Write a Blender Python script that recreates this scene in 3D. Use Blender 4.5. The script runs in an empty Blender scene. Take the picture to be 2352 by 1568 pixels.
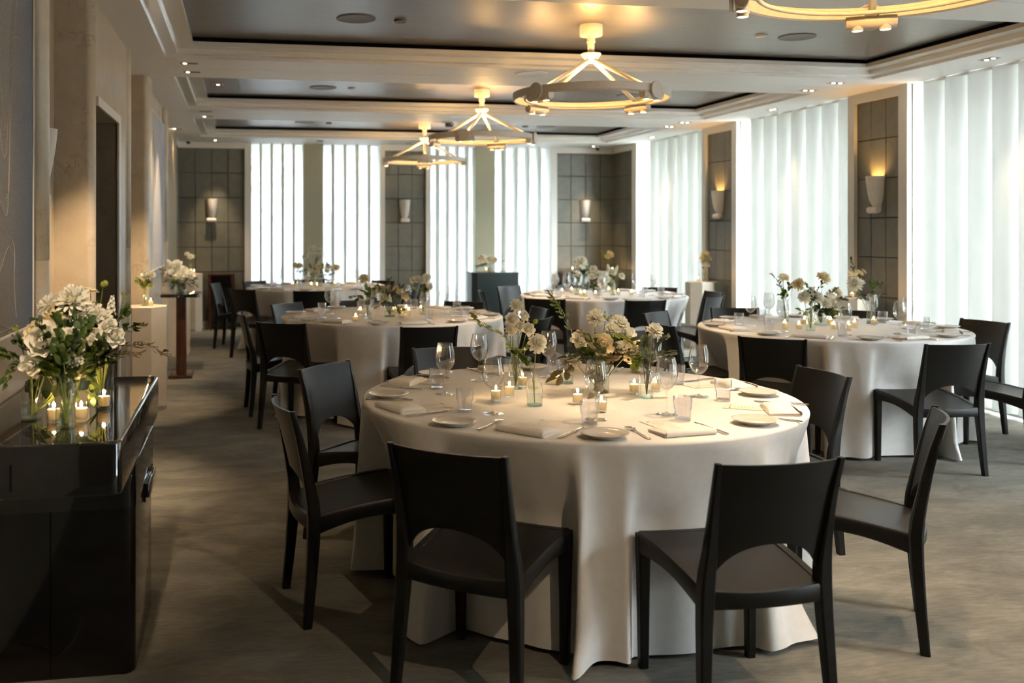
import bpy, bmesh, math, random
from math import sin, cos, pi, sqrt, atan2, radians as R
from mathutils import Vector, Matrix

D = bpy.data
S = bpy.context.scene
COL = S.collection

# ------------------------------------------------------------------ camera, world, exposure
YAW = 0.1761
cam_d = D.cameras.new('camera')
cam = D.objects.new('camera', cam_d)
COL.objects.link(cam)
cam.location = (0, 0, 1.47)
cam.rotation_euler = (pi / 2, 0, -YAW)
cam_d.sensor_width = 36
cam_d.lens = 36 * 2209.8 / 2352
cam_d.shift_x = (1176 - 951.7) / 2352
cam_d.shift_y = -(784 - 528) / 2352
cam_d.clip_start = 0.05
cam_d.dof.use_dof = True
cam_d.dof.focus_distance = 4.3
cam_d.dof.aperture_fstop = 2.6
S.camera = cam

w = D.worlds.new('overcast_sky')
S.world = w
w.use_nodes = True
bg = w.node_tree.nodes['Background']
bg.inputs[0].default_value = (0.88, 0.95, 1.0, 1)
bg.inputs[1].default_value = 29.0
S.view_settings.view_transform = 'Standard'
S.view_settings.look = 'None'
S.view_settings.gamma = 1
S.view_settings.exposure = 1.35
S.view_settings.use_curve_mapping = False
cy = S.cycles
cy.max_bounces = 9
cy.diffuse_bounces = 5
cy.glossy_bounces = 4
cy.transmission_bounces = 6
cy.transparent_max_bounces = 32
cy.caustics_reflective = False
cy.caustics_refractive = False
cy.sample_clamp_indirect = 4.0
cy.use_denoising = True
try:
    cy.denoiser = 'OPENIMAGEDENOISE'
    cy.denoising_input_passes = 'RGB_ALBEDO_NORMAL'
    cy.use_light_tree = True
except Exception:
    pass

WARM = (1.0, 0.74, 0.48)
CANDLE = (1.0, 0.58, 0.26)


def light(name, kind, loc, energy, color=WARM, size=0.04, aim=None, angle=60, blend=0.6, shape=None):
    l = D.lights.new(name, kind)
    l.energy = energy
    l.color = color
    if kind in ('POINT', 'SPOT'):
        l.shadow_soft_size = size
    if kind == 'SPOT':
        l.spot_size = R(angle)
        l.spot_blend = blend
    o = D.objects.new(name, l)
    COL.objects.link(o)
    o.location = loc
    if aim is not None:
        o.rotation_euler = (Vector(aim) - Vector(loc)).to_track_quat('-Z', 'Y').to_euler()
    return o


def portal(name, loc, sx, sy, aim):
    o = light(name, 'AREA', loc, 1, aim=aim)
    o.data.shape = 'RECTANGLE'
    o.data.size = sx
    o.data.size_y = sy
    o.data.cycles.is_portal = True
    return o


CEIL = 2.78
BACK = 14.7
# daylight portals: the glazed bays of the right and back walls
BAYS = [(0.35, 1.42), (2.42, 4.5), (5.47, 7.66), (8.55, 10.69), (11.6, 13.68)]
for i, (y0, y1) in enumerate(BAYS):
    o = portal('daylight_portal', (6.2, (y0 + y1) / 2, CEIL / 2), y1 - y0, CEIL, (0, (y0 + y1) / 2, CEIL / 2))
WINX = [(0.12, 0.905), (1.2, 2.075), (2.86, 3.6), (3.9, 4.815)]
for x0, x1 in WINX:
    portal('daylight_portal', ((x0 + x1) / 2, BACK + 0.3, CEIL / 2), x1 - x0, CEIL, ((x0 + x1) / 2, 0, CEIL / 2))


# ------------------------------------------------------------------ materials
def new_mat(name):
    m = D.materials.new(name)
    m.use_nodes = True
    nt = m.node_tree
    return m, nt, nt.nodes.get('Principled BSDF'), nt.nodes.get('Material Output')


def N(nt, t, **kw):
    n = nt.nodes.new(t)
    for k, v in kw.items():
        if k == 'inp':
            for i, x in v.items():
                n.inputs[i].default_value = x
        else:
            setattr(n, k, v)
    return n


def c4(c):
    return (c[0], c[1], c[2], 1)


def plain(name, col, rough=0.5, metal=0.0, spec=0.5, coat=0.0):
    m, nt, b, o = new_mat(name)
    b.inputs['Base Color'].default_value = c4(col)
    b.inputs['Roughness'].default_value = rough
    b.inputs['Metallic'].default_value = metal
    b.inputs['Specular IOR Level'].default_value = spec
    if coat:
        b.inputs['Coat Weight'].default_value = coat
        b.inputs['Coat Roughness'].default_value = 0.03
    return m


def noisy(name, c1, c2, scale=(4, 4, 4), detail=6, rough=0.6, lo=0.35, hi=0.65, bump=0.0, bscale=200, spec=0.4, nrough=0.6, metal=0.0):
    m, nt, b, o = new_mat(name)
    tc = N(nt, 'ShaderNodeTexCoord')
    mp = N(nt, 'ShaderNodeMapping')
    mp.inputs['Scale'].default_value = scale
    nz = N(nt, 'ShaderNodeTexNoise', inp={'Scale': 1.0, 'Detail': detail, 'Roughness': nrough})
    cr = N(nt, 'ShaderNodeValToRGB')
    cr.color_ramp.elements[0].position = lo
    cr.color_ramp.elements[1].position = hi
    cr.color_ramp.elements[0].color = c4(c1)
    cr.color_ramp.elements[1].color = c4(c2)
    L = nt.links.new
    L(tc.outputs['Object'], mp.inputs[0])
    L(mp.outputs[0], nz.inputs['Vector'])
    L(nz.outputs['Fac'], cr.inputs[0])
    L(cr.outputs[0], b.inputs['Base Color'])
    b.inputs['Roughness'].default_value = rough
    b.inputs['Specular IOR Level'].default_value = spec
    if bump:
        n2 = N(nt, 'ShaderNodeTexNoise', inp={'Scale': bscale, 'Detail': 3})
        bp = N(nt, 'ShaderNodeBump', inp={'Strength': bump, 'Distance': 0.004})
        L(tc.outputs['Object'], n2.inputs['Vector'])
        L(n2.outputs['Fac'], bp.inputs['Height'])
        L(bp.outputs[0], b.inputs['Normal'])
    b.inputs['Metallic'].default_value = metal
    return m


def veined(name, c1, c2, vein, scale=2.2, amount=0.8, rough=0.35):
    """cream limestone: soft clouds plus thin dark broken veins"""
    m, nt, b, o = new_mat(name)
    L = nt.links.new
    tc = N(nt, 'ShaderNodeTexCoord')
    n1 = N(nt, 'ShaderNodeTexNoise', inp={'Scale': scale * 1.5, 'Detail': 8, 'Roughness': 0.65})
    cr = N(nt, 'ShaderNodeValToRGB')
    cr.color_ramp.elements[0].color = c4(c1)
    cr.color_ramp.elements[1].color = c4(c2)
    cr.color_ramp.elements[0].position = 0.3
    cr.color_ramp.elements[1].position = 0.7
    n2 = N(nt, 'ShaderNodeTexNoise', inp={'Scale': scale * 2.2, 'Detail': 10, 'Roughness': 0.62, 'Distortion': 0.6})
    mt = N(nt, 'ShaderNodeMath', operation='SUBTRACT')
    mt.inputs[1].default_value = 0.5
    ab = N(nt, 'ShaderNodeMath', operation='ABSOLUTE')
    vr = N(nt, 'ShaderNodeValToRGB')
    vr.color_ramp.elements[0].position = 0.0
    vr.color_ramp.elements[1].position = 0.016
    vr.color_ramp.elements[0].color = (1, 1, 1, 1)
    vr.color_ramp.elements[1].color = (0, 0, 0, 1)
    n3 = N(nt, 'ShaderNodeTexNoise', inp={'Scale': scale * 0.9, 'Detail': 3})
    r3 = N(nt, 'ShaderNodeValToRGB')
    r3.color_ramp.elements[0].position = 0.5
    r3.color_ramp.elements[1].position = 0.68
    mu = N(nt, 'ShaderNodeMath', operation='MULTIPLY')
    m2 = N(nt, 'ShaderNodeMath', operation='MULTIPLY')
    m2.inputs[1].default_value = amount
    mx = N(nt, 'ShaderNodeMixRGB')
    mx.inputs[2].default_value = c4(vein)
    for n in (n1, n2, n3):
        L(tc.outputs['Object'], n.inputs['Vector'])
    L(n1.outputs['Fac'], cr.inputs[0])
    L(n2.outputs['Fac'], mt.inputs[0])
    L(mt.outputs[0], ab.inputs[0])
    L(ab.outputs[0], vr.inputs[0])
    L(n3.outputs['Fac'], r3.inputs[0])
    L(vr.outputs[0], mu.inputs[0])
    L(r3.outputs[0], mu.inputs[1])
    L(mu.outputs[0], m2.inputs[0])
    L(m2.outputs[0], mx.inputs[0])
    L(cr.outputs[0], mx.inputs[1])
    L(mx.outputs[0], b.inputs['Base Color'])
    b.inputs['Roughness'].default_value = rough
    return m


def thin_glass(name, tint=(0.97, 0.985, 0.98), ior=1.5, gloss=1.0, milk=0.0, edge=1.0, boost=1.0):
    """thin glass wall: Fresnel reflection over clear transmission"""
    m, nt, b, o = new_mat(name)
    nt.nodes.remove(b)
    L = nt.links.new
    fr = N(nt, 'ShaderNodeFresnel')
    ge = N(nt, 'ShaderNodeNewGeometry')
    mr = N(nt, 'ShaderNodeMapRange', inp={1: 0.0, 2: 1.0, 3: ior, 4: 1 / ior})   # same reflectance seen from either face
    L(ge.outputs['Backfacing'], mr.inputs[0])
    L(mr.outputs[0], fr.inputs[0])
    tr = N(nt, 'ShaderNodeBsdfTransparent')
    lw = N(nt, 'ShaderNodeLayerWeight', inp={0: 0.5})          # longer path through the wall near the outline
    cr = N(nt, 'ShaderNodeValToRGB')
    cr.color_ramp.elements[0].position = 0.55
    cr.color_ramp.elements[0].color = c4(tint)
    cr.color_ramp.elements[1].position = 1.0
    cr.color_ramp.elements[1].color = c4([t * edge for t in tint])
    L(lw.outputs['Facing'], cr.inputs[0])
    L(cr.outputs[0], tr.inputs[0])
    bo = N(nt, 'ShaderNodeMath', operation='MULTIPLY', use_clamp=True)
    bo.inputs[1].default_value = boost
    gl = N(nt, 'ShaderNodeBsdfGlossy', inp={'Roughness': 0.015})
    gl.inputs[0].default_value = (gloss, gloss, gloss, 1)
    mx = N(nt, 'ShaderNodeMixShader')
    L(fr.outputs[0], bo.inputs[0])
    L(bo.outputs[0], mx.inputs[0])
    L(tr.outputs[0], mx.inputs[1])
    L(gl.outputs[0], mx.inputs[2])
    last = mx
    if milk:
        df = N(nt, 'ShaderNodeBsdfTranslucent')
        d2 = N(nt, 'ShaderNodeBsdfDiffuse')
        a = N(nt, 'ShaderNodeMixShader', inp={0: 0.5})
        L(df.outputs[0], a.inputs[1])
        L(d2.outputs[0], a.inputs[2])
        last = N(nt, 'ShaderNodeMixShader', inp={0: milk})
        L(mx.outputs[0], last.inputs[1])
        L(a.outputs[0], last.inputs[2])
    L(last.outputs[0], o.inputs[0])
    return m


def translucent(name, col, tcol, mix=0.5, gloss=0.0, rough=0.4):
    m, nt, b, o = new_mat(name)
    L = nt.links.new
    b.inputs['Base Color'].default_value = c4(col)
    b.inputs['Roughness'].default_value = rough
    b.inputs['Specular IOR Level'].default_value = gloss
    tr = N(nt, 'ShaderNodeBsdfTranslucent')
    tr.inputs[0].default_value = c4(tcol)
    mx = N(nt, 'ShaderNodeMixShader', inp={0: mix})
    L(b.outputs[0], mx.inputs[1])
    L(tr.outputs[0], mx.inputs[2])
    L(mx.outputs[0], o.inputs[0])
    return m


def emit(name, col, st):
    m, nt, b, o = new_mat(name)
    nt.nodes.remove(b)
    e = N(nt, 'ShaderNodeEmission')
    e.inputs[0].default_value = c4(col)
    e.inputs[1].default_value = st
    nt.links.new(e.outputs[0], o.inputs[0])
    return m


def carpet_mat():
    m, nt, b, o = new_mat('carpet')
    L = nt.links.new
    tc = N(nt, 'ShaderNodeTexCoord')
    mp = N(nt, 'ShaderNodeMapping')
    mp.inputs['Scale'].default_value = (2.6, 5.5, 1)
    mp.inputs['Rotation'].default_value = (0, 0, R(8))
    n1 = N(nt, 'ShaderNodeTexNoise', inp={'Scale': 1.0, 'Detail': 7, 'Roughness': 0.62, 'Distortion': 0.5})
    cr = N(nt, 'ShaderNodeValToRGB')
    e = cr.color_ramp.elements
    e[0].position = 0.40
    e[0].color = (0.118, 0.111, 0.088, 1)
    e[1].position = 0.56
    e[1].color = (0.172, 0.163, 0.130, 1)
    n = e.new(0.75)
    n.color = (0.208, 0.200, 0.164, 1)
    n2 = N(nt, 'ShaderNodeTexNoise', inp={'Scale': 420, 'Detail': 2})
    bp = N(nt, 'ShaderNodeBump', inp={'Strength': 0.7, 'Distance': 0.006})
    m3 = N(nt, 'ShaderNodeMapping')
    m3.inputs['Scale'].default_value = (14, 60, 1)
    m3.inputs['Rotation'].default_value = (0, 0, R(14))
    n3 = N(nt, 'ShaderNodeTexNoise', inp={'Scale': 1.0, 'Detail': 5, 'Roughness': 0.7})
    r3 = N(nt, 'ShaderNodeMapRange', inp={1: 0.3, 2: 0.7, 3: 0.72, 4: 1.22})
    mix = N(nt, 'ShaderNodeMixRGB', blend_type='MULTIPLY', inp={0: 1.0})
    L(tc.outputs['Object'], m3.inputs[0])
    L(m3.outputs[0], n3.inputs['Vector'])
    L(n3.outputs['Fac'], r3.inputs[0])
    L(tc.outputs['Object'], mp.inputs[0])
    L(mp.outputs[0], n1.inputs['Vector'])
    L(n1.outputs['Fac'], cr.inputs[0])
    L(tc.outputs['Object'], n2.inputs['Vector'])
    L(n2.outputs['Fac'], bp.inputs['Height'])
    L(cr.outputs[0], mix.inputs[1])
    L(r3.outputs[0], mix.inputs[2])
    L(mix.outputs[0], b.inputs['Base Color'])
    L(bp.outputs[0], b.inputs['Normal'])
    b.inputs['Roughness'].default_value = 1.0
    b.inputs['Specular IOR Level'].default_value = 0.05
    b.inputs['Sheen Weight'].default_value = 0.15
    return m


def frit_mat():
    """window glass printed with fine vertical white lines"""
    m, nt, b, o = new_mat('lined_glass')
    nt.nodes.remove(b)
    L = nt.links.new
    tc = N(nt, 'ShaderNodeTexCoord')
    sx = N(nt, 'ShaderNodeSeparateXYZ')
    mu = N(nt, 'ShaderNodeMath', operation='MULTIPLY')
    mu.inputs[1].default_value = 1 / 0.026
    fr = N(nt, 'ShaderNodeMath', operation='FRACT')
    gt = N(nt, 'ShaderNodeMath', operation='GREATER_THAN')
    gt.inputs[1].default_value = 0.52
    tr = N(nt, 'ShaderNodeBsdfTransparent')
    tr.inputs[0].default_value = (0.31, 0.32, 0.325, 1)
    tl = N(nt, 'ShaderNodeBsdfTranslucent')
    tl.inputs[0].default_value = (0.38, 0.39, 0.395, 1)
    ad = N(nt, 'ShaderNodeMixShader', inp={0: 0.55})
    mx = N(nt, 'ShaderNodeMixShader')
    L(tc.outputs['Object'], sx.inputs[0])
    L(sx.outputs[0], mu.inputs[0])
    L(mu.outputs[0], fr.inputs[0])
    L(fr.outputs[0], gt.inputs[0])
    L(gt.outputs[0], mx.inputs[0])
    L(tr.outputs[0], ad.inputs[1])
    L(tl.outputs[0], ad.inputs[2])
    L(tr.outputs[0], mx.inputs[1])
    L(ad.outputs[0], mx.inputs[2])
    L(mx.outputs[0], o.inputs[0])
    return m


def tile_mat():
    """dark olive leather wall tiles with thin recessed joints (joints are geometry; this is the leather)"""
    return noisy('olive_leather', (0.112, 0.110, 0.084), (0.136, 0.133, 0.104), (9, 9, 9), rough=0.5, bump=0.1, bscale=260)


M = dict(
    carpet=carpet_mat(),
    soffit=plain('white_plaster', (0.74, 0.72, 0.69), 0.55),
    gloss_white=plain('gloss_white_paint', (0.72, 0.70, 0.66), 0.16, coat=0.3),
    panel=noisy('bronze_lacquer', (0.165, 0.140, 0.115), (0.195, 0.168, 0.140), (0.6, 30, 1), rough=0.40, spec=0.8, metal=0.6),
    black=plain('black_gap', (0.004, 0.004, 0.004), 0.9, spec=0.0),
    stone=veined('cream_limestone', (0.335, 0.265, 0.175), (0.40, 0.33, 0.235), (0.12, 0.085, 0.05), 3.4),
    marble=veined('green_grey_marble', (0.20, 0.20, 0.155), (0.36, 0.35, 0.28), (0.05, 0.05, 0.04), 3.5, 0.9, 0.25),
    shaded_stone=veined('shaded_brown_stone', (0.115, 0.08, 0.05), (0.16, 0.115, 0.075), (0.04, 0.03, 0.02), 2.4, 0.9, 0.4),  # stone darkened in its colour for the unlit passage
    pedestal=veined('pedestal_stone', (0.50, 0.44, 0.35), (0.58, 0.52, 0.43), (0.3, 0.24, 0.17), 3.0, 0.4, 0.5),
    leather=tile_mat(),
    joint=plain('tile_joint', (0.022, 0.021, 0.017), 0.9, spec=0.1),
    trim=plain('warm_white_trim', (0.70, 0.68, 0.63), 0.4),
    mullion=plain('olive_plaster', (0.34, 0.325, 0.235), 0.8),
    darkplaster=plain('dark_plaster', (0.10, 0.085, 0.065), 0.8),
    vane=translucent('blind_fabric', (0.78, 0.78, 0.75), (0.42, 0.425, 0.41), 0.55),
    fin=translucent('window_fin', (0.76, 0.78, 0.76), (0.5, 0.5, 0.5), 0.15),
    frit=frit_mat(),
    glass=thin_glass('clear_glass'),
    wine=thin_glass('wine_glass', (0.985, 0.99, 0.99), 1.55, edge=0.45, boost=1.7),
    bottle=thin_glass('bottle_glass', (0.95, 0.975, 0.965), 1.55, edge=0.45, boost=1.7),
    ribbed=thin_glass('ribbed_glass', (0.97, 0.97, 0.98), 1.5, 1.0, 0.03, edge=0.6, boost=1.6),
    base_glass=thin_glass('thick_base_glass', (0.72, 0.82, 0.78), 1.6),
    water=thin_glass('water', (0.93, 0.95, 0.90), 1.33),
    cloth=noisy('white_linen', (0.72, 0.70, 0.675), (0.76, 0.74, 0.715), (30, 30, 30), rough=0.9, bump=0.12, bscale=700, spec=0.1),
    napkin=noisy('napkin_linen', (0.76, 0.72, 0.66), (0.80, 0.76, 0.70), (30, 30, 30), rough=0.9, bump=0.15, bscale=700, spec=0.1),
    chair=noisy('black_resin', (0.0065, 0.006, 0.0055), (0.008, 0.0075, 0.007), (60, 60, 60), rough=0.38, bump=0.05, bscale=500, spec=0.28),
    plate=plain('glazed_stoneware', (0.60, 0.57, 0.51), 0.12, spec=0.6),
    steel=plain('polished_steel', (0.62, 0.60, 0.57), 0.16, 1.0),
    card=plain('menu_card', (0.70, 0.66, 0.58), 0.7),
    ink=plain('grey_ink', (0.10, 0.09, 0.08), 0.8),
    leafink=plain('green_ink', (0.05, 0.075, 0.03), 0.8),
    wax=translucent('candle_wax', (0.92, 0.86, 0.74), (1.0, 0.90, 0.70), 0.65),
    wick=plain('wick', (0.02, 0.015, 0.01), 0.9),
    flame=emit('flame', (1.0, 0.66, 0.28), 38.0),
    lacquer=plain('black_lacquer', (0.006, 0.005, 0.005), 0.05, spec=0.6, coat=0.6),
    lacquer2=plain('dark_lacquer_body', (0.008, 0.006, 0.005), 0.12, spec=0.5, coat=0.3),
    wood=noisy('dark_walnut', (0.035, 0.012, 0.007), (0.07, 0.026, 0.014), (40, 40, 1.5), rough=0.25, spec=0.5),
    teal=plain('dark_teal_lacquer', (0.010, 0.020, 0.020), 0.25),
    smoked=plain('smoked_glass', (0.012, 0.012, 0.011), 0.08, spec=0.7),
    plaster=noisy('sconce_plaster', (0.70, 0.66, 0.60), (0.76, 0.72, 0.66), (25, 25, 25), rough=0.8, bump=0.15, bscale=120),
    metal_white=noisy('off_white_metal', (0.60, 0.55, 0.48), (0.66, 0.61, 0.54), (60, 60, 60), rough=0.5),
    arm=plain('white_enamel', (0.82, 0.77, 0.68), 0.4),
    lamp=emit('lamp_face', (1.0, 0.72, 0.40), 14.0),
    trimdark=plain('downlight_trim', (0.06, 0.05, 0.045), 0.5),
    speaker=plain('speaker_grille', (0.10, 0.085, 0.07), 0.6),
    white_plastic=plain('white_plastic', (0.70, 0.69, 0.67), 0.4),
    black_plastic=plain('black_plastic', (0.02, 0.02, 0.02), 0.4),
    white_petal=translucent('white_petal', (0.86, 0.85, 0.78), (0.88, 0.87, 0.74), 0.3),
    cream_petal=translucent('cream_petal', (0.80, 0.72, 0.52), (0.85, 0.74, 0.48), 0.3),
    yellow_petal=translucent('yellow_petal', (0.72, 0.66, 0.26), (0.78, 0.72, 0.25), 0.3),
    green_bud=translucent('green_bud', (0.30, 0.34, 0.07), (0.3, 0.34, 0.05), 0.25),
    leaf=translucent('leaf_green', (0.060, 0.095, 0.020), (0.10, 0.15, 0.02), 0.25, 0.4),
    leaf_dark=translucent('leaf_dark', (0.030, 0.048, 0.018), (0.05, 0.07, 0.015), 0.2, 0.4),
    leaf_lime=translucent('leaf_lime', (0.15, 0.20, 0.04), (0.22, 0.28, 0.04), 0.3, 0.4),
    leaf_olive=translucent('leaf_olive', (0.12, 0.10, 0.05), (0.12, 0.10, 0.04), 0.2, 0.4),
    eucalyptus=translucent('leaf_eucalyptus', (0.115, 0.145, 0.095), (0.12, 0.15, 0.08), 0.2, 0.4),
    stem=plain('green_stem', (0.13, 0.17, 0.035), 0.5),
    twig=plain('brown_twig', (0.055, 0.035, 0.018), 0.7),
    facade=noisy('pale_facade', (0.40, 0.42, 0.44), (0.46, 0.47, 0.48), (0.5, 0.5, 0.5), rough=0.8),
    shade_glass=plain('facade_glass', (0.16, 0.20, 0.24), 0.2),
    street=noisy('pale_pavement', (0.42, 0.42, 0.42), (0.5, 0.5, 0.5), (1, 1, 1), rough=0.9),
    tree_leaf=translucent('tree_leaf', (0.24, 0.32, 0.10), (0.35, 0.42, 0.12), 0.4),
    bark=plain('bark', (0.12, 0.10, 0.08), 0.9),
    cable=plain('beige_cable', (0.45, 0.40, 0.32), 0.6),
)


def art_mat(name, c1, c2, flip):
    """grainy canvas: speckle over a painted-in warm spotlight, brown-grey fading to slate blue along its length"""
    m, nt, b, o = new_mat(name)
    L = nt.links.new
    tc = N(nt, 'ShaderNodeTexCoord')
    sx = N(nt, 'ShaderNodeSeparateXYZ')
    mr = N(nt, 'ShaderNodeMapRange', inp={1: flip[0], 2: flip[1], 3: 0.0, 4: 1.0})  # blend along the canvas paints in the warm spotlight's fall-off
    mx = N(nt, 'ShaderNodeMixRGB')
    mx.inputs[1].default_value = c4(c1)
    mx.inputs[2].default_value = c4(c2)
    nz = N(nt, 'ShaderNodeTexNoise', inp={'Scale': 160, 'Detail': 4, 'Roughness': 0.8})
    cr = N(nt, 'ShaderNodeValToRGB')
    cr.color_ramp.elements[0].position = 0.35
    cr.color_ramp.elements[0].color = (0.45, 0.45, 0.45, 1)
    cr.color_ramp.elements[1].position = 0.7
    cr.color_ramp.elements[1].color = (1.5, 1.5, 1.5, 1)
    mu = N(nt, 'ShaderNodeMixRGB', blend_type='MULTIPLY', inp={0: 1.0})
    L(tc.outputs['Object'], sx.inputs[0])
    L(sx.outputs[1], mr.inputs[0])
    L(mr.outputs[0], mx.inputs[0])
    L(tc.outputs['Object'], nz.inputs['Vector'])
    L(nz.outputs['Fac'], cr.inputs[0])
    L(mx.outputs[0], mu.inputs[1])
    L(cr.outputs[0], mu.inputs[2])
    L(mu.outputs[0], b.inputs['Base Color'])
    b.inputs['Roughness'].default_value = 0.7
    return m


M['art_near'] = art_mat('canvas_grain_dark', (0.15, 0.125, 0.10), (0.060, 0.072, 0.095), (3.62, 4.02))
M['art_far'] = art_mat('canvas_grain_pale', (0.46, 0.43, 0.38), (0.36, 0.38, 0.44), (9.0, 10.4))
M['art_line'] = plain('pale_line', (0.30, 0.255, 0.185), 0.7)


# ------------------------------------------------------------------ mesh builder
class MB:
    def __init__(self):
        self.v = []
        self.f = []

    def add(self, vs, fs, mt=None):
        o = len(self.v)
        for p in vs:
            q = Vector(p)
            if mt is not None:
                q = mt @ q
            self.v.append(tuple(q))
        self.f += [tuple(i + o for i in f) for f in fs]
        return self

    def box(self, x0, x1, y0, y1, z0, z1, mt=None):
        vs = [(x, y, z) for z in (z0, z1) for y in (y0, y1) for x in (x0, x1)]
        return self.add(vs, [(0, 2, 3, 1), (4, 5, 7, 6), (0, 1, 5, 4), (1, 3, 7, 5), (3, 2, 6, 7), (2, 0, 4, 6)], mt)

    def grid(self, fn, nu, nv, mt=None, closeu=False):
        vs = []
        for j in range(nv + 1):
            for i in range(nu if closeu else nu + 1):
                vs.append(fn(i / nu, j / nv))
        n = nu if closeu else nu + 1
        fs = []
        for j in range(nv):
            for i in range(nu):
                a = j * n + i
                b = j * n + (i + 1) % n
                fs.append((a, b, b + n, a + n))
        return self.add(vs, fs, mt)

    def slab(self, fn, nu, nv, th, mt=None):
        """closed sheet: fn(u,v)->point; offset along th (vector or fn)"""
        top = [fn(i / nu, j / nv) for j in range(nv + 1) for i in range(nu + 1)]
        off = th if callable(th) else (lambda u, v: th)
        bot = [tuple(Vector(top[j * (nu + 1) + i]) + Vector(off(i / nu, j / nv))) for j in range(nv + 1) for i in range(nu + 1)]
        n = nu + 1
        k = len(top)
        fs = []
        for j in range(nv):
            for i in range(nu):
                a = j * n + i
                fs.append((a, a + 1, a + 1 + n, a + n))
                fs.append((k + a, k + a + n, k + a + 1 + n, k + a + 1))
        for i in range(nu):
            fs.append((i, k + i, k + i + 1, i + 1))
            a = nv * n + i
            fs.append((a, a + 1, k + a + 1, k + a))
        for j in range(nv):
            a = j * n
            fs.append((a, a + n, k + a + n, k + a))
            a = j * n + nu
            fs.append((a, k + a, k + a + n, a + n))
        return self.add(top + bot, fs, mt)

    def lathe(self, prof, seg=32, mt=None, cap0=False, cap1=False, rib=0.0):
        vs = []
        for r, z in prof:
            for i in range(seg):
                a = 2 * pi * i / seg
                rr = r * (1 + rib * (1 if i % 2 else -1))
                vs.append((rr * cos(a), rr * sin(a), z))
        fs = []
        for j in range(len(prof) - 1):
            for i in range(seg):
                a = j * seg + i
                b = j * seg + (i + 1) % seg
                fs.append((a, b, b + seg, a + seg))
        if cap0:
            fs.append(tuple(reversed(range(seg))))
        if cap1:
            fs.append(tuple(range((len(prof) - 1) * seg, len(prof) * seg)))
        return self.add(vs, fs, mt)

    def tube(self, path, rad, seg=8, mt=None, closed=False, caps=True):
        P = [Vector(p) for p in path]
        n = len(P)
        rs = rad if isinstance(rad, (list, tuple)) else [rad] * n
        vs = []
        up = Vector((0, 0, 1))
        prev = None
        for i, p in enumerate(P):
            if closed:
                t = P[(i + 1) % n] - P[i - 1]
            else:
                t = P[min(i + 1, n - 1)] - P[max(i - 1, 0)]
            t.normalize()
            if prev is None:
                a = up if abs(t.dot(up)) < 0.95 else Vector((1, 0, 0))
                x = a.cross(t).normalized()
            else:
                x = (prev - t * prev.dot(t)).normalized()
            y = t.cross(x)
            prev = x
            for k in range(seg):
                a = 2 * pi * k / seg
                vs.append(tuple(p + (x * cos(a) + y * sin(a)) * rs[i]))
        fs = []
        for j in range(n if closed else n - 1):
            for k in range(seg):
                a = j * seg + k
                b = j * seg + (k + 1) % seg
                m2 = ((j + 1) % n) * seg
                fs.append((a, b, m2 + (k + 1) % seg, m2 + k))
        if caps and not closed:
            fs.append(tuple(reversed(range(seg))))
            fs.append(tuple(range((n - 1) * seg, n * seg)))
        return self.add(vs, fs, mt)

    def bar(self, secs, mt=None):
        """loft of rectangles: secs = [(center, ax, ay, hx, hy)]"""
        vs = []
        for c, ax, ay, hx, hy in secs:
            c, ax, ay = Vector(c), Vector(ax), Vector(ay)
            ch = 0.28
            for sx, sy in ((-1 + ch, -1), (1 - ch, -1), (1, -1 + ch), (1, 1 - ch), (1 - ch, 1), (-1 + ch, 1), (-1, 1 - ch), (-1, -1 + ch)):
                vs.append(tuple(c + ax * hx * sx + ay * hy * sy))
        fs = []
        for j in range(len(secs) - 1):
            for k in range(8):
                a = j * 8 + k
                b = j * 8 + (k + 1) % 8
                fs.append((a, b, b + 8, a + 8))
        fs.append(tuple(reversed(range(8))))
        fs.append(tuple(range((len(secs) - 1) * 8, len(secs) * 8)))
        return self.add(vs, fs, mt)

    def prism(self, poly, z0, z1, mt=None, bev=0.0, bev0=0.0):
        n = len(poly)
        cx = sum(p[0] for p in poly) / n
        cy_ = sum(p[1] for p in poly) / n

        def ins(d):
            out = []
            for x, y in poly:
                l = sqrt((x - cx) ** 2 + (y - cy_) ** 2) or 1
                out.append((x - (x - cx) / l * d * 1.2, y - (y - cy_) / l * d * 1.2))
            return out
        rings = []
        if bev0:
            rings.append((ins(bev0), z0))
            rings.append((poly, z0 + bev0))
        else:
            rings.append((poly, z0))
        if bev:
            rings.append((poly, z1 - bev))
            rings.append((ins(bev * 0.3), z1 - bev * 0.3))
            rings.append((ins(bev), z1))
        else:
            rings.append((poly, z1))
        vs = [(x, y, z) for pl, z in rings for x, y in pl]
        fs = []
        for j in range(len(rings) - 1):
            for k in range(n):
                a = j * n + k
                b = j * n + (k + 1) % n
                fs.append((a, b, b + n, a + n))
        fs.append(tuple(reversed(range(n))))
        fs.append(tuple(range((len(rings) - 1) * n, len(rings) * n)))
        return self.add(vs, fs, mt)

    def mesh(self, name, smooth=True, ang=38):
        me = D.meshes.new(name)
        me.from_pydata(self.v, [], self.f)
        me.validate()
        bm = bmesh.new()
        bm.from_mesh(me)
        bmesh.ops.recalc_face_normals(bm, faces=bm.faces)
        bm.to_mesh(me)
        bm.free()
        if smooth:
            me.polygons.foreach_set('use_smooth', [True] * len(me.polygons))
            me.set_sharp_from_angle(angle=R(ang))
        return me


def rrect(x0, x1, y0, y1, r, n=6):
    out = []
    for cx, cyy, a0 in ((x1 - r, y1 - r, 0), (x0 + r, y1 - r, 90), (x0 + r, y0 + r, 180), (x1 - r, y0 + r, 270)):
        for k in range(n + 1):
            a = R(a0 + 90 * k / n)
            out.append((cx + r * cos(a), cyy + r * sin(a)))
    return out


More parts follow.
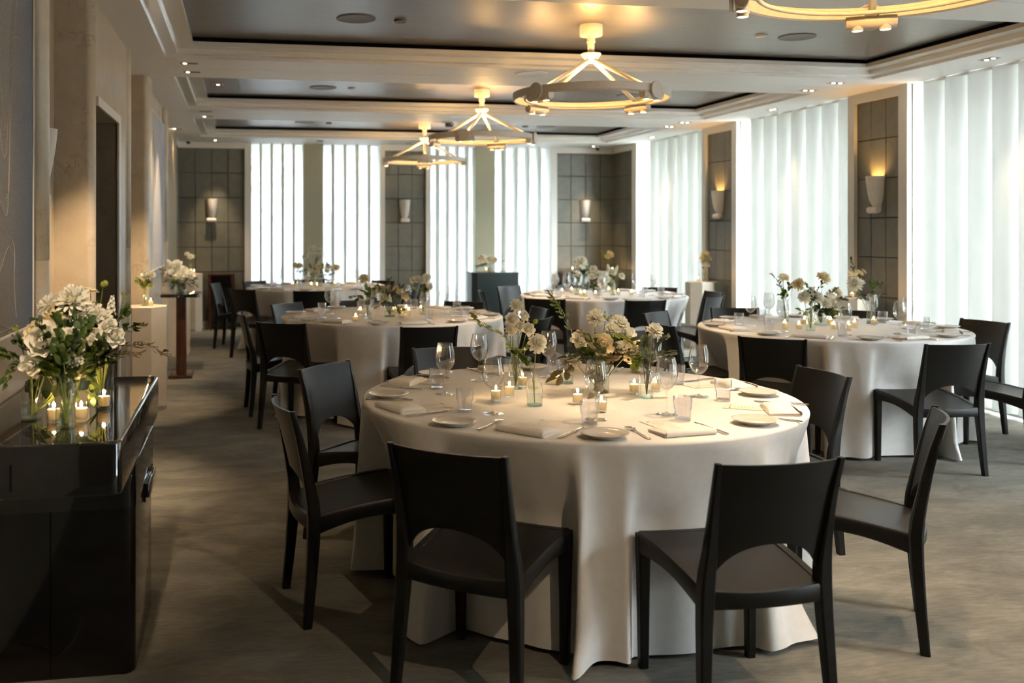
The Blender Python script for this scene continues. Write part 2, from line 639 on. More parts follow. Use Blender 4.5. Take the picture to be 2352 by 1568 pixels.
def tag(o, label=None, cat=None, group=None, kind=None):
    if label:
        o['label'] = label
    if cat:
        o['category'] = cat
    if group:
        o['group'] = group
    if kind:
        o['kind'] = kind
    return o


def obj(name, mb, mat, parent=None, loc=None, rz=0, smooth=True, ang=38):
    me = mb.mesh(name, smooth, ang) if isinstance(mb, MB) else mb
    if not me.materials:
        me.materials.append(M[mat] if isinstance(mat, str) else mat)
    o = D.objects.new(name, me)
    COL.objects.link(o)
    if parent is not None:
        o.parent = parent
    if loc is not None:
        o.location = loc
    o.rotation_euler.z = rz
    return o


def thing(name, label, cat, loc=(0, 0, 0), rz=0, group=None):
    o = D.objects.new(name, None)
    COL.objects.link(o)
    o.location = loc
    o.rotation_euler = (0, 0, rz)
    o.empty_display_size = 0.05
    return tag(o, label, cat, group)


def struct(name, mb, mat, parent=None, smooth=True):
    o = obj(name, mb, mat, parent, smooth=smooth)
    if parent is None:
        o['kind'] = 'structure'
    return o


def dup(root, loc, rz=0.0, label=None, group=None):
    """copy of a thing with copies of its parts and sub-parts (mesh data shared)"""
    r = root.copy()
    COL.objects.link(r)
    r.location = loc
    r.rotation_euler = (0, 0, rz)
    if label:
        r['label'] = label
    if group:
        r['group'] = group
    for ch in list(root.children):
        c = ch.copy()
        COL.objects.link(c)
        c.parent = r
        for g in list(ch.children):
            d = g.copy()
            COL.objects.link(d)
            d.parent = c
    return r


ORD = ['first', 'second', 'third', 'fourth', 'fifth', 'sixth', 'seventh', 'eighth', 'ninth', 'tenth', 'eleventh', 'twelfth']
rnd = random.Random(7)

# ------------------------------------------------------------------ floor and ceiling
XL, XR = -1.05, 5.87
Y0 = -1.6
struct('floor', MB().box(-2.6, 6.4, Y0 - 0.2, BACK + 0.5, -0.1, 0.0), 'carpet', smooth=False)

COF = [(2.17, 4.39), (5.31, 7.54), (8.46, 10.65), (11.60, 13.82)]
CX0, CX1 = -0.58, 5.39
ST = [(0.0, 2.78), (0.0, 2.802), (0.09, 2.802), (0.09, 2.838), (0.215, 2.838), (0.215, 2.872)]
soff = MB()


def quad_h(mb, x0, x1, y0, y1, z):
    mb.add([(x0, y0, z), (x1, y0, z), (x1, y1, z), (x0, y1, z)], [(0, 1, 2, 3)])


ys = [Y0 - 0.2]
for a, b in COF:
    ys += [a, b]
ys.append(BACK + 0.5)
for i in range(0, len(ys), 2):
    y0, y1 = ys[i], ys[i + 1]
    if i in (2, 4, 6):            # hairline joint running down the middle of each beam
        m = (y0 + y1) / 2
        quad_h(soff, CX0, CX1, y0, m - 0.004, CEIL)
        quad_h(soff, CX0, CX1, m + 0.004, y1, CEIL)
        quad_h(soff, CX0, CX1, m - 0.004, m + 0.004, CEIL + 0.006)
        for yy in (m - 0.004, m + 0.004):
            soff.add([(CX0, yy, CEIL), (CX1, yy, CEIL), (CX1, yy, CEIL + 0.006), (CX0, yy, CEIL + 0.006)], [(0, 1, 2, 3)])
    else:
        quad_h(soff, CX0, CX1, y0, y1, CEIL)
quad_h(soff, -2.6, CX0, Y0 - 0.2, BACK + 0.5, CEIL)
quad_h(soff, CX1, 6.4, Y0 - 0.2, BACK + 0.5, CEIL)
struct('ceiling', soff, 'soffit', smooth=False)
steps = MB()
for a, b in COF:
    rings = []
    for d, z in ST:
        rings.append([(CX0 + d, a + d, z), (CX1 - d, a + d, z), (CX1 - d, b - d, z), (CX0 + d, b - d, z)])
    vs = [p for r_ in rings for p in r_]
    fs = []
    for j in range(len(rings) - 1):
        for k in range(4):
            p = j * 4 + k
            q = j * 4 + (k + 1) % 4
            fs.append((p, q, q + 4, p + 4))
    steps.add(vs, fs)
struct('trim_1', steps, 'gloss_white', smooth=False)
pan = MB()
gap = MB()
for a, b in COF:
    d = 0.175
    x0, x1, y0, y1 = CX0 + d, CX1 - d, a + d, b - d
    pan.box(x0 + 0.03, x1 - 0.03, y0 + 0.03, y1 - 0.03, 2.905, 2.93)
    gap.box(x0, x1, y0, y1, 2.931, 2.94)
    for q in ((x0, x0 + 0.01, y0, y1), (x1 - 0.01, x1, y0, y1), (x0, x1, y0, y0 + 0.01), (x0, x1, y1 - 0.01, y1)):
        gap.box(q[0], q[1], q[2], q[3], 2.873, 2.94)
struct('ceiling.001', pan, 'panel', smooth=False)
struct('trim_2', gap, 'black', smooth=False)

# ------------------------------------------------------------------ left wall: stone piers, niches, half columns, passage
wl = MB()
wl.box(XL - 0.2, XL, Y0, 5.76, 0, CEIL)            # niche back wall, near part
wl.box(XL - 0.2, XL, 6.72, BACK + 0.2, 0, CEIL)
wl.box(-0.85, XL - 0.05, Y0, 4.22, 0, CEIL)        # bay that carries the near canvas


def pier(y0, y1, x1, r=0.05):
    wl.prism(rrect(XL - 0.1, x1, y0, y1, r, 6), 0, CEIL)


wl.prism([(XL - 0.1, 5.70), (-0.88, 5.70), (-0.865, 5.704), (-0.848, 5.715), (-0.836, 5.733), (-0.832, 5.755), (-0.832, 5.76), (XL - 0.1, 5.76)], 0, CEIL)
wl.box(XL - 0.2, -0.832, 5.76, 6.72, 2.185, CEIL)  # lintel over the passage
wl.box(XL - 0.1, -0.832, 6.72, 7.22, 0, CEIL)
wl.box(XL - 0.1, -0.965, 4.58, 4.74, 1.58, 1.70)
pier(8.45, 8.80, -0.79)
wl.box(XL - 0.1, -0.855, 8.75, 10.62, 0, CEIL)
wl.box(XL - 0.1, -0.90, 11.9, 13.62, 0, CEIL)
struct('wall_left', wl, 'stone', smooth=True)
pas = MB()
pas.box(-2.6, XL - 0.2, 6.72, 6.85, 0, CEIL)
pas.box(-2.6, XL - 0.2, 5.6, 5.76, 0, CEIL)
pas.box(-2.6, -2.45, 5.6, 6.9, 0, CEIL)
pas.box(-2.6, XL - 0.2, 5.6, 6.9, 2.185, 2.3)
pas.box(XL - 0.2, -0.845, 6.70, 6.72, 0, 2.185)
struct('wall_passage', pas, 'shaded_stone', smooth=False)
jam = MB()                                            # chamfered surround of the passage opening
jam.box(-0.83, -0.818, 6.70, 6.80, 0, 2.24)
jam.box(-0.83, -0.818, 5.77, 6.70, 2.185, 2.24)
struct('trim_3', jam, 'trim', smooth=False)
for i, (cx_, cyy) in enumerate(((-0.868, 4.27), (-0.868, 7.28), (-0.86, 10.70))):
    cm = MB()
    cm.lathe([(0.062, 0), (0.062, 0.86), (0.0605, 0.862), (0.062, 0.864), (0.062, 1.34), (0.0605, 1.342), (0.062, 1.344), (0.062, CEIL)], 40)
    o = struct('trim_%d' % (4 + i), cm, 'stone')
    o.location = (cx_, cyy, 0)
# marble sliver, white frame and leather return at the far left corner
struct('trim_7', MB().box(XL - 0.02, -1.0, 13.62, 13.74, 0, CEIL), 'marble', smooth=False)

# ------------------------------------------------------------------ leather tile panels (back wall, right piers)
TZ = [0.11, 0.474, 0.844, 1.214, 1.584, 1.954, 2.324, 2.69]


def tiles(mb, jb, org, ax, width, n, nrm):
    """rows of tiles on a plane: org at floor, ax unit direction along the wall, nrm unit normal into the room"""
    org, ax, nrm = Vector(org), Vector(ax), Vector(nrm)
    tw = width / n
    zup = Vector((0, 0, 1))

    def bx(m_, a0, a1, z0, z1, d0, d1, b=0.0):
        ps = []
        for d, i_ in ((d0, 0), (d1, b)):
            for a, z in ((a0 + i_, z0 + i_), (a1 - i_, z0 + i_), (a1 - i_, z1 - i_), (a0 + i_, z1 - i_)):
                ps.append(tuple(org + ax * a + zup * z + nrm * d))
        m_.add(ps, [(0, 1, 2, 3), (4, 5, 6, 7), (0, 1, 5, 4), (1, 2, 6, 5), (2, 3, 7, 6), (3, 0, 4, 7)])
    bx(jb, 0, width, 0, 2.70, -0.02, 0.0)
    for i in range(n):
        for z0, z1 in zip(TZ, TZ[1:]):
            bx(mb, i * tw + 0.0035, (i + 1) * tw - 0.0035, z0 + 0.0035, z1 - 0.0035, 0.0, 0.008, 0.002)


wb, wbj = MB(), MB()
tiles(wb, wbj, (-0.946, BACK, 0), (1, 0, 0), 0.969, 4, (0, -1, 0))
tiles(wb, wbj, (-0.946, 13.87, 0), (0, 1, 0), 0.83, 3, (1, 0, 0))
tiles(wb, wbj, (2.147, BACK, 0), (1, 0, 0), 0.643, 3, (0, -1, 0))
tiles(wb, wbj, (4.908, BACK, 0), (1, 0, 0), 0.99, 4, (0, -1, 0))
struct('wall_back', wb, 'leather', smooth=False)
struct('trim_8', wbj, 'joint', smooth=False)
wr, wrj = MB(), MB()
PIERS = [(1.52, 2.42), (4.60, 5.47), (7.69, 8.55), (10.71, 11.60), (13.70, BACK)]
FR = MB()
MA = MB()
for y0, y1 in PIERS:
    last = y1 == BACK
    p0, p1 = y0 + 0.12, (y1 if last else y1 - 0.10)
    if last:
        p0 = 13.88
    tiles(wr, wrj, (XR + 0.01, p1, 0), (0, -1, 0), p1 - p0, 3, (-1, 0, 0))
    # frame: two jambs and a head, standing proud of the tiles
    FR.box(XR - 0.03, 6.0, y0, p0, 0, CEIL)
    if not last:
        FR.box(XR - 0.03, 6.0, p1, y1, 0, CEIL)
    FR.box(XR - 0.03, XR + 0.02, p0, p1, 2.69, CEIL)
    FR.box(XR - 0.025, XR + 0.02, p0, p1, 0, 0.11)
    MA.box(XR + 0.02, 5.99, y0 - 0.012, y0 + 0.04, 0, CEIL)
    MA.box(5.98, 6.05, y0, y1, 0, CEIL)
struct('wall_right', wr, 'leather', smooth=False)
struct('trim_9', wrj, 'joint', smooth=False)
struct('trim_10', FR, 'trim', smooth=False)
struct('trim_11', MA, 'marble', smooth=False)
# back wall frames round the leather panels and the glazing
fb = MB()
fb.box(-0.946, 0.023, BACK - 0.06, BACK + 0.1, 2.69, CEIL)
fb.box(-1.0, -0.93, 13.74, BACK, 2.69, CEIL)
fb.box(-1.0, -0.93, 13.74, 13.87, 0, CEIL)
fb.box(0.023, 0.12, BACK - 0.06, BACK + 0.3, 0, CEIL)
fb.box(2.075, 2.147, BACK - 0.06, BACK + 0.3, 0, CEIL)
fb.box(2.147, 2.79, BACK - 0.06, BACK + 0.1, 2.69, CEIL)
fb.box(2.79, 2.86, BACK - 0.06, BACK + 0.3, 0, CEIL)
fb.box(4.815, 4.908, BACK - 0.06, BACK + 0.3, 0, CEIL)
fb.box(4.908, XR, BACK - 0.06, BACK + 0.1, 2.69, CEIL)
struct('trim_12', fb, 'trim', smooth=False)
bs = MB()
for x0, x1 in ((-0.946, 0.023), (2.147, 2.79), (4.908, XR)):
    bs.box(x0, x1, BACK - 0.03, BACK + 0.02, 0, 0.11)
struct('baseboard_back', bs, 'pedestal', smooth=False)
ml = MB()
ml.box(0.905, 1.20, BACK - 0.02, BACK + 0.3, 0, CEIL)
ml.box(3.60, 3.90, BACK - 0.02, BACK + 0.3, 0, CEIL)
struct('trim_13', ml, 'mullion', smooth=False)
core = MB()                                            # solid wall behind the leather panels
for x0, x1 in ((-1.3, 0.03), (2.14, 2.80), (4.90, 6.3)):
    core.box(x0, x1, BACK + 0.02, BACK + 0.3, 0, CEIL)
core.box(-2.6, 6.4, Y0 - 0.2, Y0, 0, CEIL)
core.box(-2.7, -2.6, Y0 - 0.2, BACK + 0.3, 0, CEIL)
core.box(5.98, 6.35, Y0 - 0.2, 0.35, 0, CEIL)
core.box(5.98, 6.3, 1.42, 1.52, 0, CEIL)
core.box(-2.7, 6.4, Y0 - 0.2, BACK + 0.5, 2.96, 3.1)
struct('wall_core', core, 'darkplaster', smooth=False)

# back windows: lined glass with vertical fins standing in front of it
for i, (x0, x1) in enumerate(WINX):
    r_ = D.objects.new('window_%d' % (i + 1), None)
    COL.objects.link(r_)
    r_['kind'] = 'structure'
    r_.location = (x0, BACK, 0)
    wd = x1 - x0
    obj('glass_pane', MB().box(0, wd, 0.20, 0.206, 0.0, CEIL), 'frit', r_, smooth=False)
    for k in range(4):
        xx = wd * (k + 0.86) / 4.75
        obj('fin', MB().box(xx - 0.018, xx + 0.018, -0.01, 0.15, 0.0, CEIL), 'fin', r_, smooth=False)
# right bays: clear glass behind the hanging vanes
for i, (y0, y1) in enumerate(BAYS):
    r_ = D.objects.new('window_%d' % (i + 5), None)
    COL.objects.link(r_)
    r_['kind'] = 'structure'
    r_.location = (6.0, y0, 0)
    obj('glass_pane', MB().box(0, 0.006, 0, y1 - y0, 0, CEIL), 'glass', r_, smooth=False)
    fm = MB()
    fm.box(0.0, 0.06, 0, y1 - y0, 0, 0.05)
    fm.box(0.01, 0.06, (y1 - y0) * 0.5 - 0.02, (y1 - y0) * 0.5 + 0.02, 0, CEIL)
    obj('frame', fm, 'trim', r_, smooth=False)


def vane_mesh(wd, ang):
    m = MB()

    def f(u, v):
        a = (u - 0.5) * wd
        bow = 0.050 * (1 - (2 * u - 1) ** 2)
        x = -bow
        y = a
        return (x * cos(ang) - y * sin(ang), x * sin(ang) + y * cos(ang), 0.03 + v * (CEIL - 0.035))
    m.slab(f, 10, 1, (0.004, 0, 0))
    return m.mesh('vane')


VM = vane_mesh(0.262, R(12))
NB = {1: ('bay between the two piers nearest the camera', 8), 2: ('nearest bay in view, right of the nearest leather pier', 8),
      3: ('middle bay between the two leather piers', 7), 4: ('farthest bay beside the back corner', 6)}
for i, (y0, y1) in enumerate(BAYS):
    if i < 1:                                          # unseen bay behind the camera, left without a blind for added daylight
        continue
    yy1 = y1 - {1: .10, 2: .07, 3: .15, 4: .26}[i]
    txt, n = NB[i]
    t = thing('vertical_blind', 'white translucent vertical blind, ' + txt, 'blind', (5.945, y0, 0), 0, 'vertical blinds along the window wall')
    hr = MB().box(-0.02, 0.02, 0.0, yy1 - y0, CEIL - 0.02, CEIL - 0.001)
    obj('head_rail', hr, 'trim', t, smooth=False)
    for k in range(n):
        o = obj('vane', VM, 'vane', t)
        o.location = (0, (k + 0.5) * (yy1 - y0) / n, 0)

# ------------------------------------------------------------------ outside
struct('street', MB().box(-60, 70, -50, 90, -0.5, -0.3), 'street', smooth=False)
bt = thing('building', 'pale office building with window bands across the street behind the back windows', 'building', (0, 30, -0.3))
obj('facade', MB().box(-16, 26, 0, 8, 0, 16), 'facade', bt, smooth=False)
for z0, z1, n in ((0.9, 2.3, 12), (4.2, 5.3, 14), (7.6, 9.2, 14), (11, 12.6, 14)):
    for k in range(n):
        xx = -15 + k * 40 / n
        obj('window', MB().box(xx, xx + 40 / n * 0.55, -0.06, 0.05, z0, z1), 'shade_glass', bt, smooth=False)
b2 = thing('building', 'low pale building across the street beyond the right-hand windows', 'building', (26, 8, -0.3))
obj('facade', MB().box(0, 8, -30, 18, 0, 9), 'facade', b2, smooth=False)
for k in range(8):
    obj('window', MB().box(-0.06, 0.05, -28 + k * 5.6, -25 + k * 5.6, 3, 6), 'shade_glass', b2, smooth=False)


def street_tree(x, y, h, seed, label):
    rr = random.Random(seed)
    t = thing('street_tree', label, 'tree', (x, y, -0.3), 0, 'street trees outside the back windows')
    tm = MB()
    tm.tube([(0, 0, 0), (0.05, 0, h * 0.4), (0.0, 0.05, h * 0.8)], [0.09, 0.07, 0.03], 8)
    for k in range(5):
        a = rr.uniform(0, 6.28)
        tm.tube([(0.03, 0, h * (0.35 + 0.08 * k)), (cos(a) * 0.8, sin(a) * 0.8, h * (0.55 + 0.09 * k))], [0.035, 0.012], 6)
    obj('trunk', tm, 'bark', t)
    lm = MB()
    for k in range(520):
        a, e = rr.uniform(0, 6.28), rr.uniform(-1, 1)
        q = 1.15 * rr.random() ** 0.4
        c = Vector((q * sqrt(1 - e * e) * cos(a) * 1.1, q * sqrt(1 - e * e) * sin(a) * 1.1, h * 0.68 + q * e * h * 0.24))
        d1 = Vector((rr.uniform(-1, 1), rr.uniform(-1, 1), rr.uniform(-1, 1))).normalized() * 0.10
        d2 = Vector((rr.uniform(-1, 1), rr.uniform(-1, 1), rr.uniform(-1, 1))).normalized() * 0.06
        lm.add([c - d1, c + d2, c + d1, c - d2], [(0, 1, 2, 3)])
    obj('foliage', lm, 'tree_leaf', t, smooth=False)


street_tree(0.5, 20.5, 5.2, 1, 'young street tree with light green leaves outside the leftmost back window')
street_tree(3.3, 22.5, 4.8, 2, 'young street tree with light green leaves outside the second back window')
street_tree(7.2, 23.5, 5.6, 3, 'young street tree with light green leaves outside the rightmost back window')
street_tree(8.6, 12.2, 3.0, 4, 'low street tree seen through the clear slit beside the nearest leather pier')

# ------------------------------------------------------------------ chairs
UP = [(0.0, 0.212, -0.222, 0.015, 0.016), (0.15, 0.206, -0.208, 0.018, 0.019), (0.30, 0.199, -0.197, 0.021, 0.022), (0.40, 0.194, -0.193, 0.023, 0.024),
      (0.46, 0.191, -0.198, 0.022, 0.023), (0.53, 0.190, -0.211, 0.017, 0.020), (0.62, 0.191, -0.229, 0.013, 0.017), (0.71, 0.194, -0.250, 0.010, 0.014), (0.80, 0.199, -0.276, 0.008, 0.011)]


def lerp_tab(z):
    for a, b in zip(UP, UP[1:]):
        if z <= b[0]:
            t = (z - a[0]) / (b[0] - a[0])
            return [a[i] + (b[i] - a[i]) * t for i in range(5)]
    return list(UP[-1])


def chair_meshes():
    out = {}
    seat = MB()

    def sf(u, v):
        s = 2 * u - 1
        hw = 0.190 + 0.016 * v
        y = -0.196 - 0.028 * (1 - s * s) * (1 - v) + 0.424 * v
        z = 0.404 + 0.051 * v + 0.009 * sin(pi * v) - 0.012 * (1 - s * s) * (1 - 0.5 * v)
        return (s * hw, y, z)
    seat.slab(sf, 16, 14, (0, 0, -0.014))
    out['seat'] = seat.mesh('seat', ang=50)
    fr = MB()
    for sx in (-1, 1):                                   # arched side rails
        secs = []
        for k in range(11):
            v = k / 10
            y = -0.19 + 0.40 * v
            z = 0.405 + 0.051 * v + 0.009 * sin(pi * v)
            h = 0.036 - 0.009 * sin(pi * v)
            secs.append(((sx * (0.190 + 0.014 * v), y, z - h + 0.002), (1, 0, 0), (0, 0, 1), 0.016, h))
        fr.bar(secs)
    for yb, zt, sag in ((0.214, 0.455, 0.0), (-0.196, 0.408, -0.030)):   # front and rear aprons
        secs = []
        for k in range(13):
            s = -1 + k / 6
            h = 0.028 - 0.005 * (1 - s * s)
            secs.append(((s * 0.195, yb + sag * (1 - s * s), zt - 0.006 * (1 - s * s) - h), (0, 1, 0), (0, 0, 1), 0.012, h))
        fr.bar(secs)
    out['seat_frame'] = fr.mesh('seat_frame')
    bk = MB()

    def zb(s):
        q = min(1.0, abs(s) / 0.93)
        return 0.425 + 0.120 * (1 - q ** 2.2) ** 0.55

    def bf(u, v):
        s = 2 * u - 1
        z0 = zb(s)
        z = z0 + (0.795 - z0) * v
        _, x, y, hx, hy = lerp_tab(z)
        sag = 0.036 * (1 - s * s) * min(1.0, 0.6 + (z - 0.44) * 1.2)
        return (s * (x - 0.002), y - sag, z)
    bk.slab(bf, 26, 14, (0, 0.011, 0))
    out['backrest'] = bk.mesh('backrest', ang=50)
    for sx, nm in ((-1, 'rl'), (1, 'rr')):
        lg = MB()
        lg.bar([((sx * x, y, z), (1, 0, 0), (0, 1, 0), hx, hy) for z, x, y, hx, hy in UP])
        out[nm] = lg.mesh('rear_leg')
    for sx, nm in ((-1, 'fl'), (1, 'fr')):
        lg = MB()
        lg.bar([((sx * 0.198, 0.212, 0), (1, 0, 0), (0, 1, 0), 0.015, 0.015), ((sx * 0.199, 0.212, 0.25), (1, 0, 0), (0, 1, 0), 0.018, 0.018),
                ((sx * 0.200, 0.212, 0.40), (1, 0, 0), (0, 1, 0), 0.021, 0.021), ((sx * 0.200, 0.212, 0.450), (1, 0, 0), (0, 1, 0), 0.021, 0.021)])
        out[nm] = lg.mesh('front_leg')
    return out


CM = chair_meshes()
CH0 = []


def chair(bx, by, face, label, group):
    """bx, by: where the middle of the top rail stands; face: heading the sitter looks along"""
    a = R(face)
    loc = (bx + 0.276 * cos(a), by + 0.276 * sin(a), 0)
    if CH0:
        return dup(CH0[0], loc, a - pi / 2, label, group)
    t = thing('dining_chair', label, 'chair', loc, a - pi / 2, group)
    for k, nm in (('seat', 'seat'), ('seat_frame', 'seat_frame'), ('backrest', 'backrest'), ('fl', 'leg'), ('fr', 'leg'), ('rl', 'leg'), ('rr', 'leg')):
        obj(nm, CM[k], 'chair', t)
    CH0.append(t)
    return t


# ------------------------------------------------------------------ tables: centre, radius, name and the eight seats
TB = {
    'front': ((1.408, 3.929), 0.92, 'front table'),
    'mid': ((1.22, 7.92), 0.92, 'middle table'),
    'blind': ((4.20, 6.363), 0.92, 'table beside the blinds'),
    'back': ((0.93, 12.0), 0.895, 'table by the back windows'),
    'corner': ((3.87, 9.98), 0.90, 'table before the lectern'),
}
CHAIRS = {
    'front': [(.61, 2.88, 50, 'at near left, back to camera'), (1.54, 2.57, 92, 'nearest the camera, back to camera'),
              (2.49, 3.11, 145, 'at near right, seen from the side'), (2.72, 4.17, 181, 'at right, back toward the blinds'),
              (2.03, 5.26, -111, 'on the far side behind the roses'), (1.15, 5.40, -84, 'on the far side behind the left wine glasses'),
              (.40, 4.80, -42, 'at far left with bluish sheen on its back'), (.15, 3.77, 8, 'at left, seen from the side')],
    'mid': [(.268, 7.04, 57, 'at near left, back to camera'), (1.277, 6.58, 90, 'nearest the camera, back to camera'), (2.22, 7.03, 134, 'at near right'),
            (2.53, 8.0, 182, 'at right'), (2.055, 8.854, -125, 'at far right'), (1.11, 9.19, -85, 'on the far side behind the vase'),
            (.39, 8.905, -45, 'at far left, blue sheen'), (-.014, 7.895, 5, 'at left, seen edge-on')],
    'blind': [(3.245, 5.515, 49, 'at near left, back to camera'), (4.155, 5.03, 86, 'nearest the camera, back to camera'), (5.05, 5.34, 130, 'at near right'),
              (5.43, 6.30, 189, 'at right'), (5.06, 7.28, -130, 'at far right below the small pedestal'), (4.19, 7.72, -106, 'on the far side'),
              (3.32, 7.405, -51, 'at far left, blue sheen'), (2.96, 6.485, -2, 'at left, side view')],
    'back': [(-.02, 11.11, 47, 'at near left, back to camera'), (.747, 10.68, 86, 'nearest the camera, back to camera'), (1.80, 11.28, 138, 'at near right'), (2.19, 12.0, 180, 'at right, seen edge-on'),
             (1.84, 12.67, -140, 'at far right'), (.90, 13.2, -88, 'on the far side'), (.145, 12.9, -46, 'at far left with bluish sheen'), (-.354, 12.38, -14, 'at left by the cabinet')],
    'corner': [(2.905, 9.05, 59, 'at near left, back to camera'), (3.80, 8.69, 88, 'nearest the camera, back to camera'), (4.69, 9.03, 127, 'at near right'), (5.06, 9.76, 181, 'at right'),
               (4.83, 10.65, -126, 'at far right'), (3.95, 11.22, -90, 'on the far side'), (3.14, 11.2, -57, 'at far left beside the lectern'), (2.60, 10.36, -7, 'at left, seen edge-on')],
}
for k, lst in CHAIRS.items():
    for bx, by, fa, tx in lst:
        chair(bx, by, fa, 'black chair of the %s, %s' % (TB[k][2], tx), 'black chairs round the ' + TB[k][2])


def cloth(key, seed):
    (cx, cyy), r, nm = TB[key]
    rr = random.Random(seed)
    fl = [(n, rr.uniform(0, 6.28), a) for n, a in ((3, .15), (7, .30), (11, .60), (14, .70), (18, .65), (23, .50), (29, .25))]

    def fold(a):
        q = sum(m_ * cos(n * a + p) for n, p, m_ in fl) / 1.7
        return math.tanh(q * 1.25)
    m = MB()
    seg = 360
    seats = []
    for bx, by, fa, _t in CHAIRS[key]:
        c_, s_ = cos(R(fa)), sin(R(fa))
        seats.append((bx + 0.276 * c_ - cx, by + 0.276 * s_ - cyy, c_, s_))
    prof = []
    for k in range(7):
        prof.append(('t', r * (0.15 + 0.85 * k / 6) - 0.012))
    vs = [(0, 0, 0.762)]
    rows = []
    for kind, rad in prof:
        rows.append([(rad * cos(2 * pi * i / seg), rad * sin(2 * pi * i / seg), 0.762) for i in range(seg)])
    for k in range(1, 5):
        b = R(90 * k / 4)
        rows.append([((r - 0.012 + 0.012 * sin(b)) * cos(2 * pi * i / seg), (r - 0.012 + 0.012 * sin(b)) * sin(2 * pi * i / seg), 0.75 + 0.012 * cos(b)) for i in range(seg)])
    nd = 26
    for k in range(1, nd + 1):
        t = k / nd
        row = []
        for i in range(seg):
            a = 2 * pi * i / seg
            F = fold(a)
            amp = 0.062 * (t ** 0.60)
            rad = r + 0.022 * t + amp * F - 0.008 * t * (1 - t) * 4 * (F < 0)
            tw = 0.012 * t * sin(7 * a + seed)
            if key == 'front' and t > 0.45:               # corner of the cloth kicked out between two chairs
                da = (a - R(305) + pi) % (2 * pi) - pi
                rad += 0.12 * ((t - 0.45) / 0.55) ** 1.6 * math.exp(-(da / R(8)) ** 2)
            if t > 0.86:
                rad += 0.05 * (t - 0.86) / 0.14 * max(0.0, F) ** 2
            hem = 0.013 + 0.012 * (1 - F) * 0.5
            z = 0.75 + (hem - 0.75) * t
            px, py = rad * cos(a + tw), rad * sin(a + tw)
            for hx, hy, fx, fy in seats:              # the cloth gives way to the seats pushed up against it
                ly = (px - hx) * fx + (py - hy) * fy
                lx = (px - hx) * fy - (py - hy) * fx
                lim = 0.245 + 0.030 * F
                if -0.2 < ly < lim and abs(lx) < 0.28:
                    wx = min(1.0, max(0.0, (0.28 - abs(lx)) / 0.065))
                    wx = wx * wx * (3 - 2 * wx)
                    wz = min(1.0, max(0.0, (0.75 - z) / 0.27))
                    k_ = (lim - ly) * wx * wz
                    px += fx * k_
                    py += fy * k_
            row.append((px, py, z))
        rows.append(row)
    for row in rows:
        vs += row
    fs = [(0, 1 + i, 1 + (i + 1) % seg) for i in range(seg)]
    for j in range(len(rows) - 1):
        for i in range(seg):
            p = 1 + j * seg + i
            q = 1 + j * seg + (i + 1) % seg
            fs.append((p, q, q + seg, p + seg))
    m.add(vs, fs)
    o = obj('tablecloth', m, 'cloth', loc=(cx, cyy, 0), ang=180)
    return o


CL = {'front': 'white floor-length tablecloth on the front round table, nearest the camera', 'mid': 'white floor-length tablecloth on the middle round table along the stone wall side',
      'blind': 'white floor-length tablecloth on the round table beside the vertical blinds', 'back': 'white floor-length tablecloth on the farthest round table by the back windows',
      'corner': 'white floor-length tablecloth on the round table in front of the dark lectern'}
for i, k in enumerate(TB):
    tag(cloth(k, 3 + i), CL[k], 'tablecloth', 'white round tablecloths')
ZT = 0.7625

# ------------------------------------------------------------------ table settings
PL = MB().lathe([(0.0, 0.004), (0.040, 0.004), (0.043, 0.0), (0.046, 0.0), (0.047, 0.004), (0.068, 0.011), (0.083, 0.018), (0.0845, 0.0195), (0.083, 0.0205), (0.066, 0.0145), (0.050, 0.0095), (0.046, 0.0085), (0.0, 0.008)], 48).mesh('plate', ang=70)


def napkin_mesh():
    m = MB()
    for lay, (dx, zz, l) in enumerate(((0.000, 0.001, 0.150), (0.003, 0.0065, 0.146), (-0.002, 0.012, 0.148), (0.002, 0.0175, 0.144))):
        def f(u, v, dx=dx, zz=zz, l=l, lay=lay):
            x = (u - 0.5) * l + dx
            y = (v - 0.5) * 0.105 + 0.002 * sin(3 * u + lay)
            edge = min(1, (1 - abs(2 * u - 1)) * 6) * min(1, (1 - abs(2 * v - 1)) * 5)
            z = zz * (0.55 + 0.45 * edge) + 0.0035 * sin(5 * u + 2 * v + lay) * (lay / 3) + 0.004 * (lay / 3) * math.exp(-((u - 0.42) / 0.06) ** 2)
            return (x, y, z)
        m.slab(f, 18, 10, (0, 0, 0.0042))
    # rolled fold along the front edge binding the layers
    ring = []
    for k in range(9):
        a = R(-90 - 180 * k / 8)
        ring.append((0.0525 * -1 - 0.010 + 0.0105 * cos(a) + 0.011, 0.0112 + 0.0108 * sin(a)))

    def g(u, v):
        k = min(7, int(v * 8))
        t = v * 8 - k
        y = ring[k][0] + (ring[k + 1][0] - ring[k][0]) * t
        z = ring[k][1] + (ring[k + 1][1] - ring[k][1]) * t
        return ((u - 0.5) * 0.150, y, z * (1 + 0.06 * sin(6 * u)))
    m.slab(g, 18, 8, (0, 0.003, 0))
    me = m.mesh('napkin', ang=60)
    me.transform(Matrix.Diagonal((1.32, 1.05, 1.0, 1)))
    return me


NP = napkin_mesh()


def outline_slab(pts, zf, th, m):
    """pts = [(y, halfwidth)]; sheet of thickness th at height zf(y)"""
    def f(u, v):
        k = v * (len(pts) - 1)
        i = min(len(pts) - 2, int(k))
        t = k - i
        y = pts[i][0] + (pts[i + 1][0] - pts[i][0]) * t
        h = pts[i][1] + (pts[i + 1][1] - pts[i][1]) * t
        return ((2 * u - 1) * h, y, zf(y) + 0.0012 * (1 - (2 * u - 1) ** 2))
    m.slab(f, 4, (len(pts) - 1) * 2, (0, 0, -th))


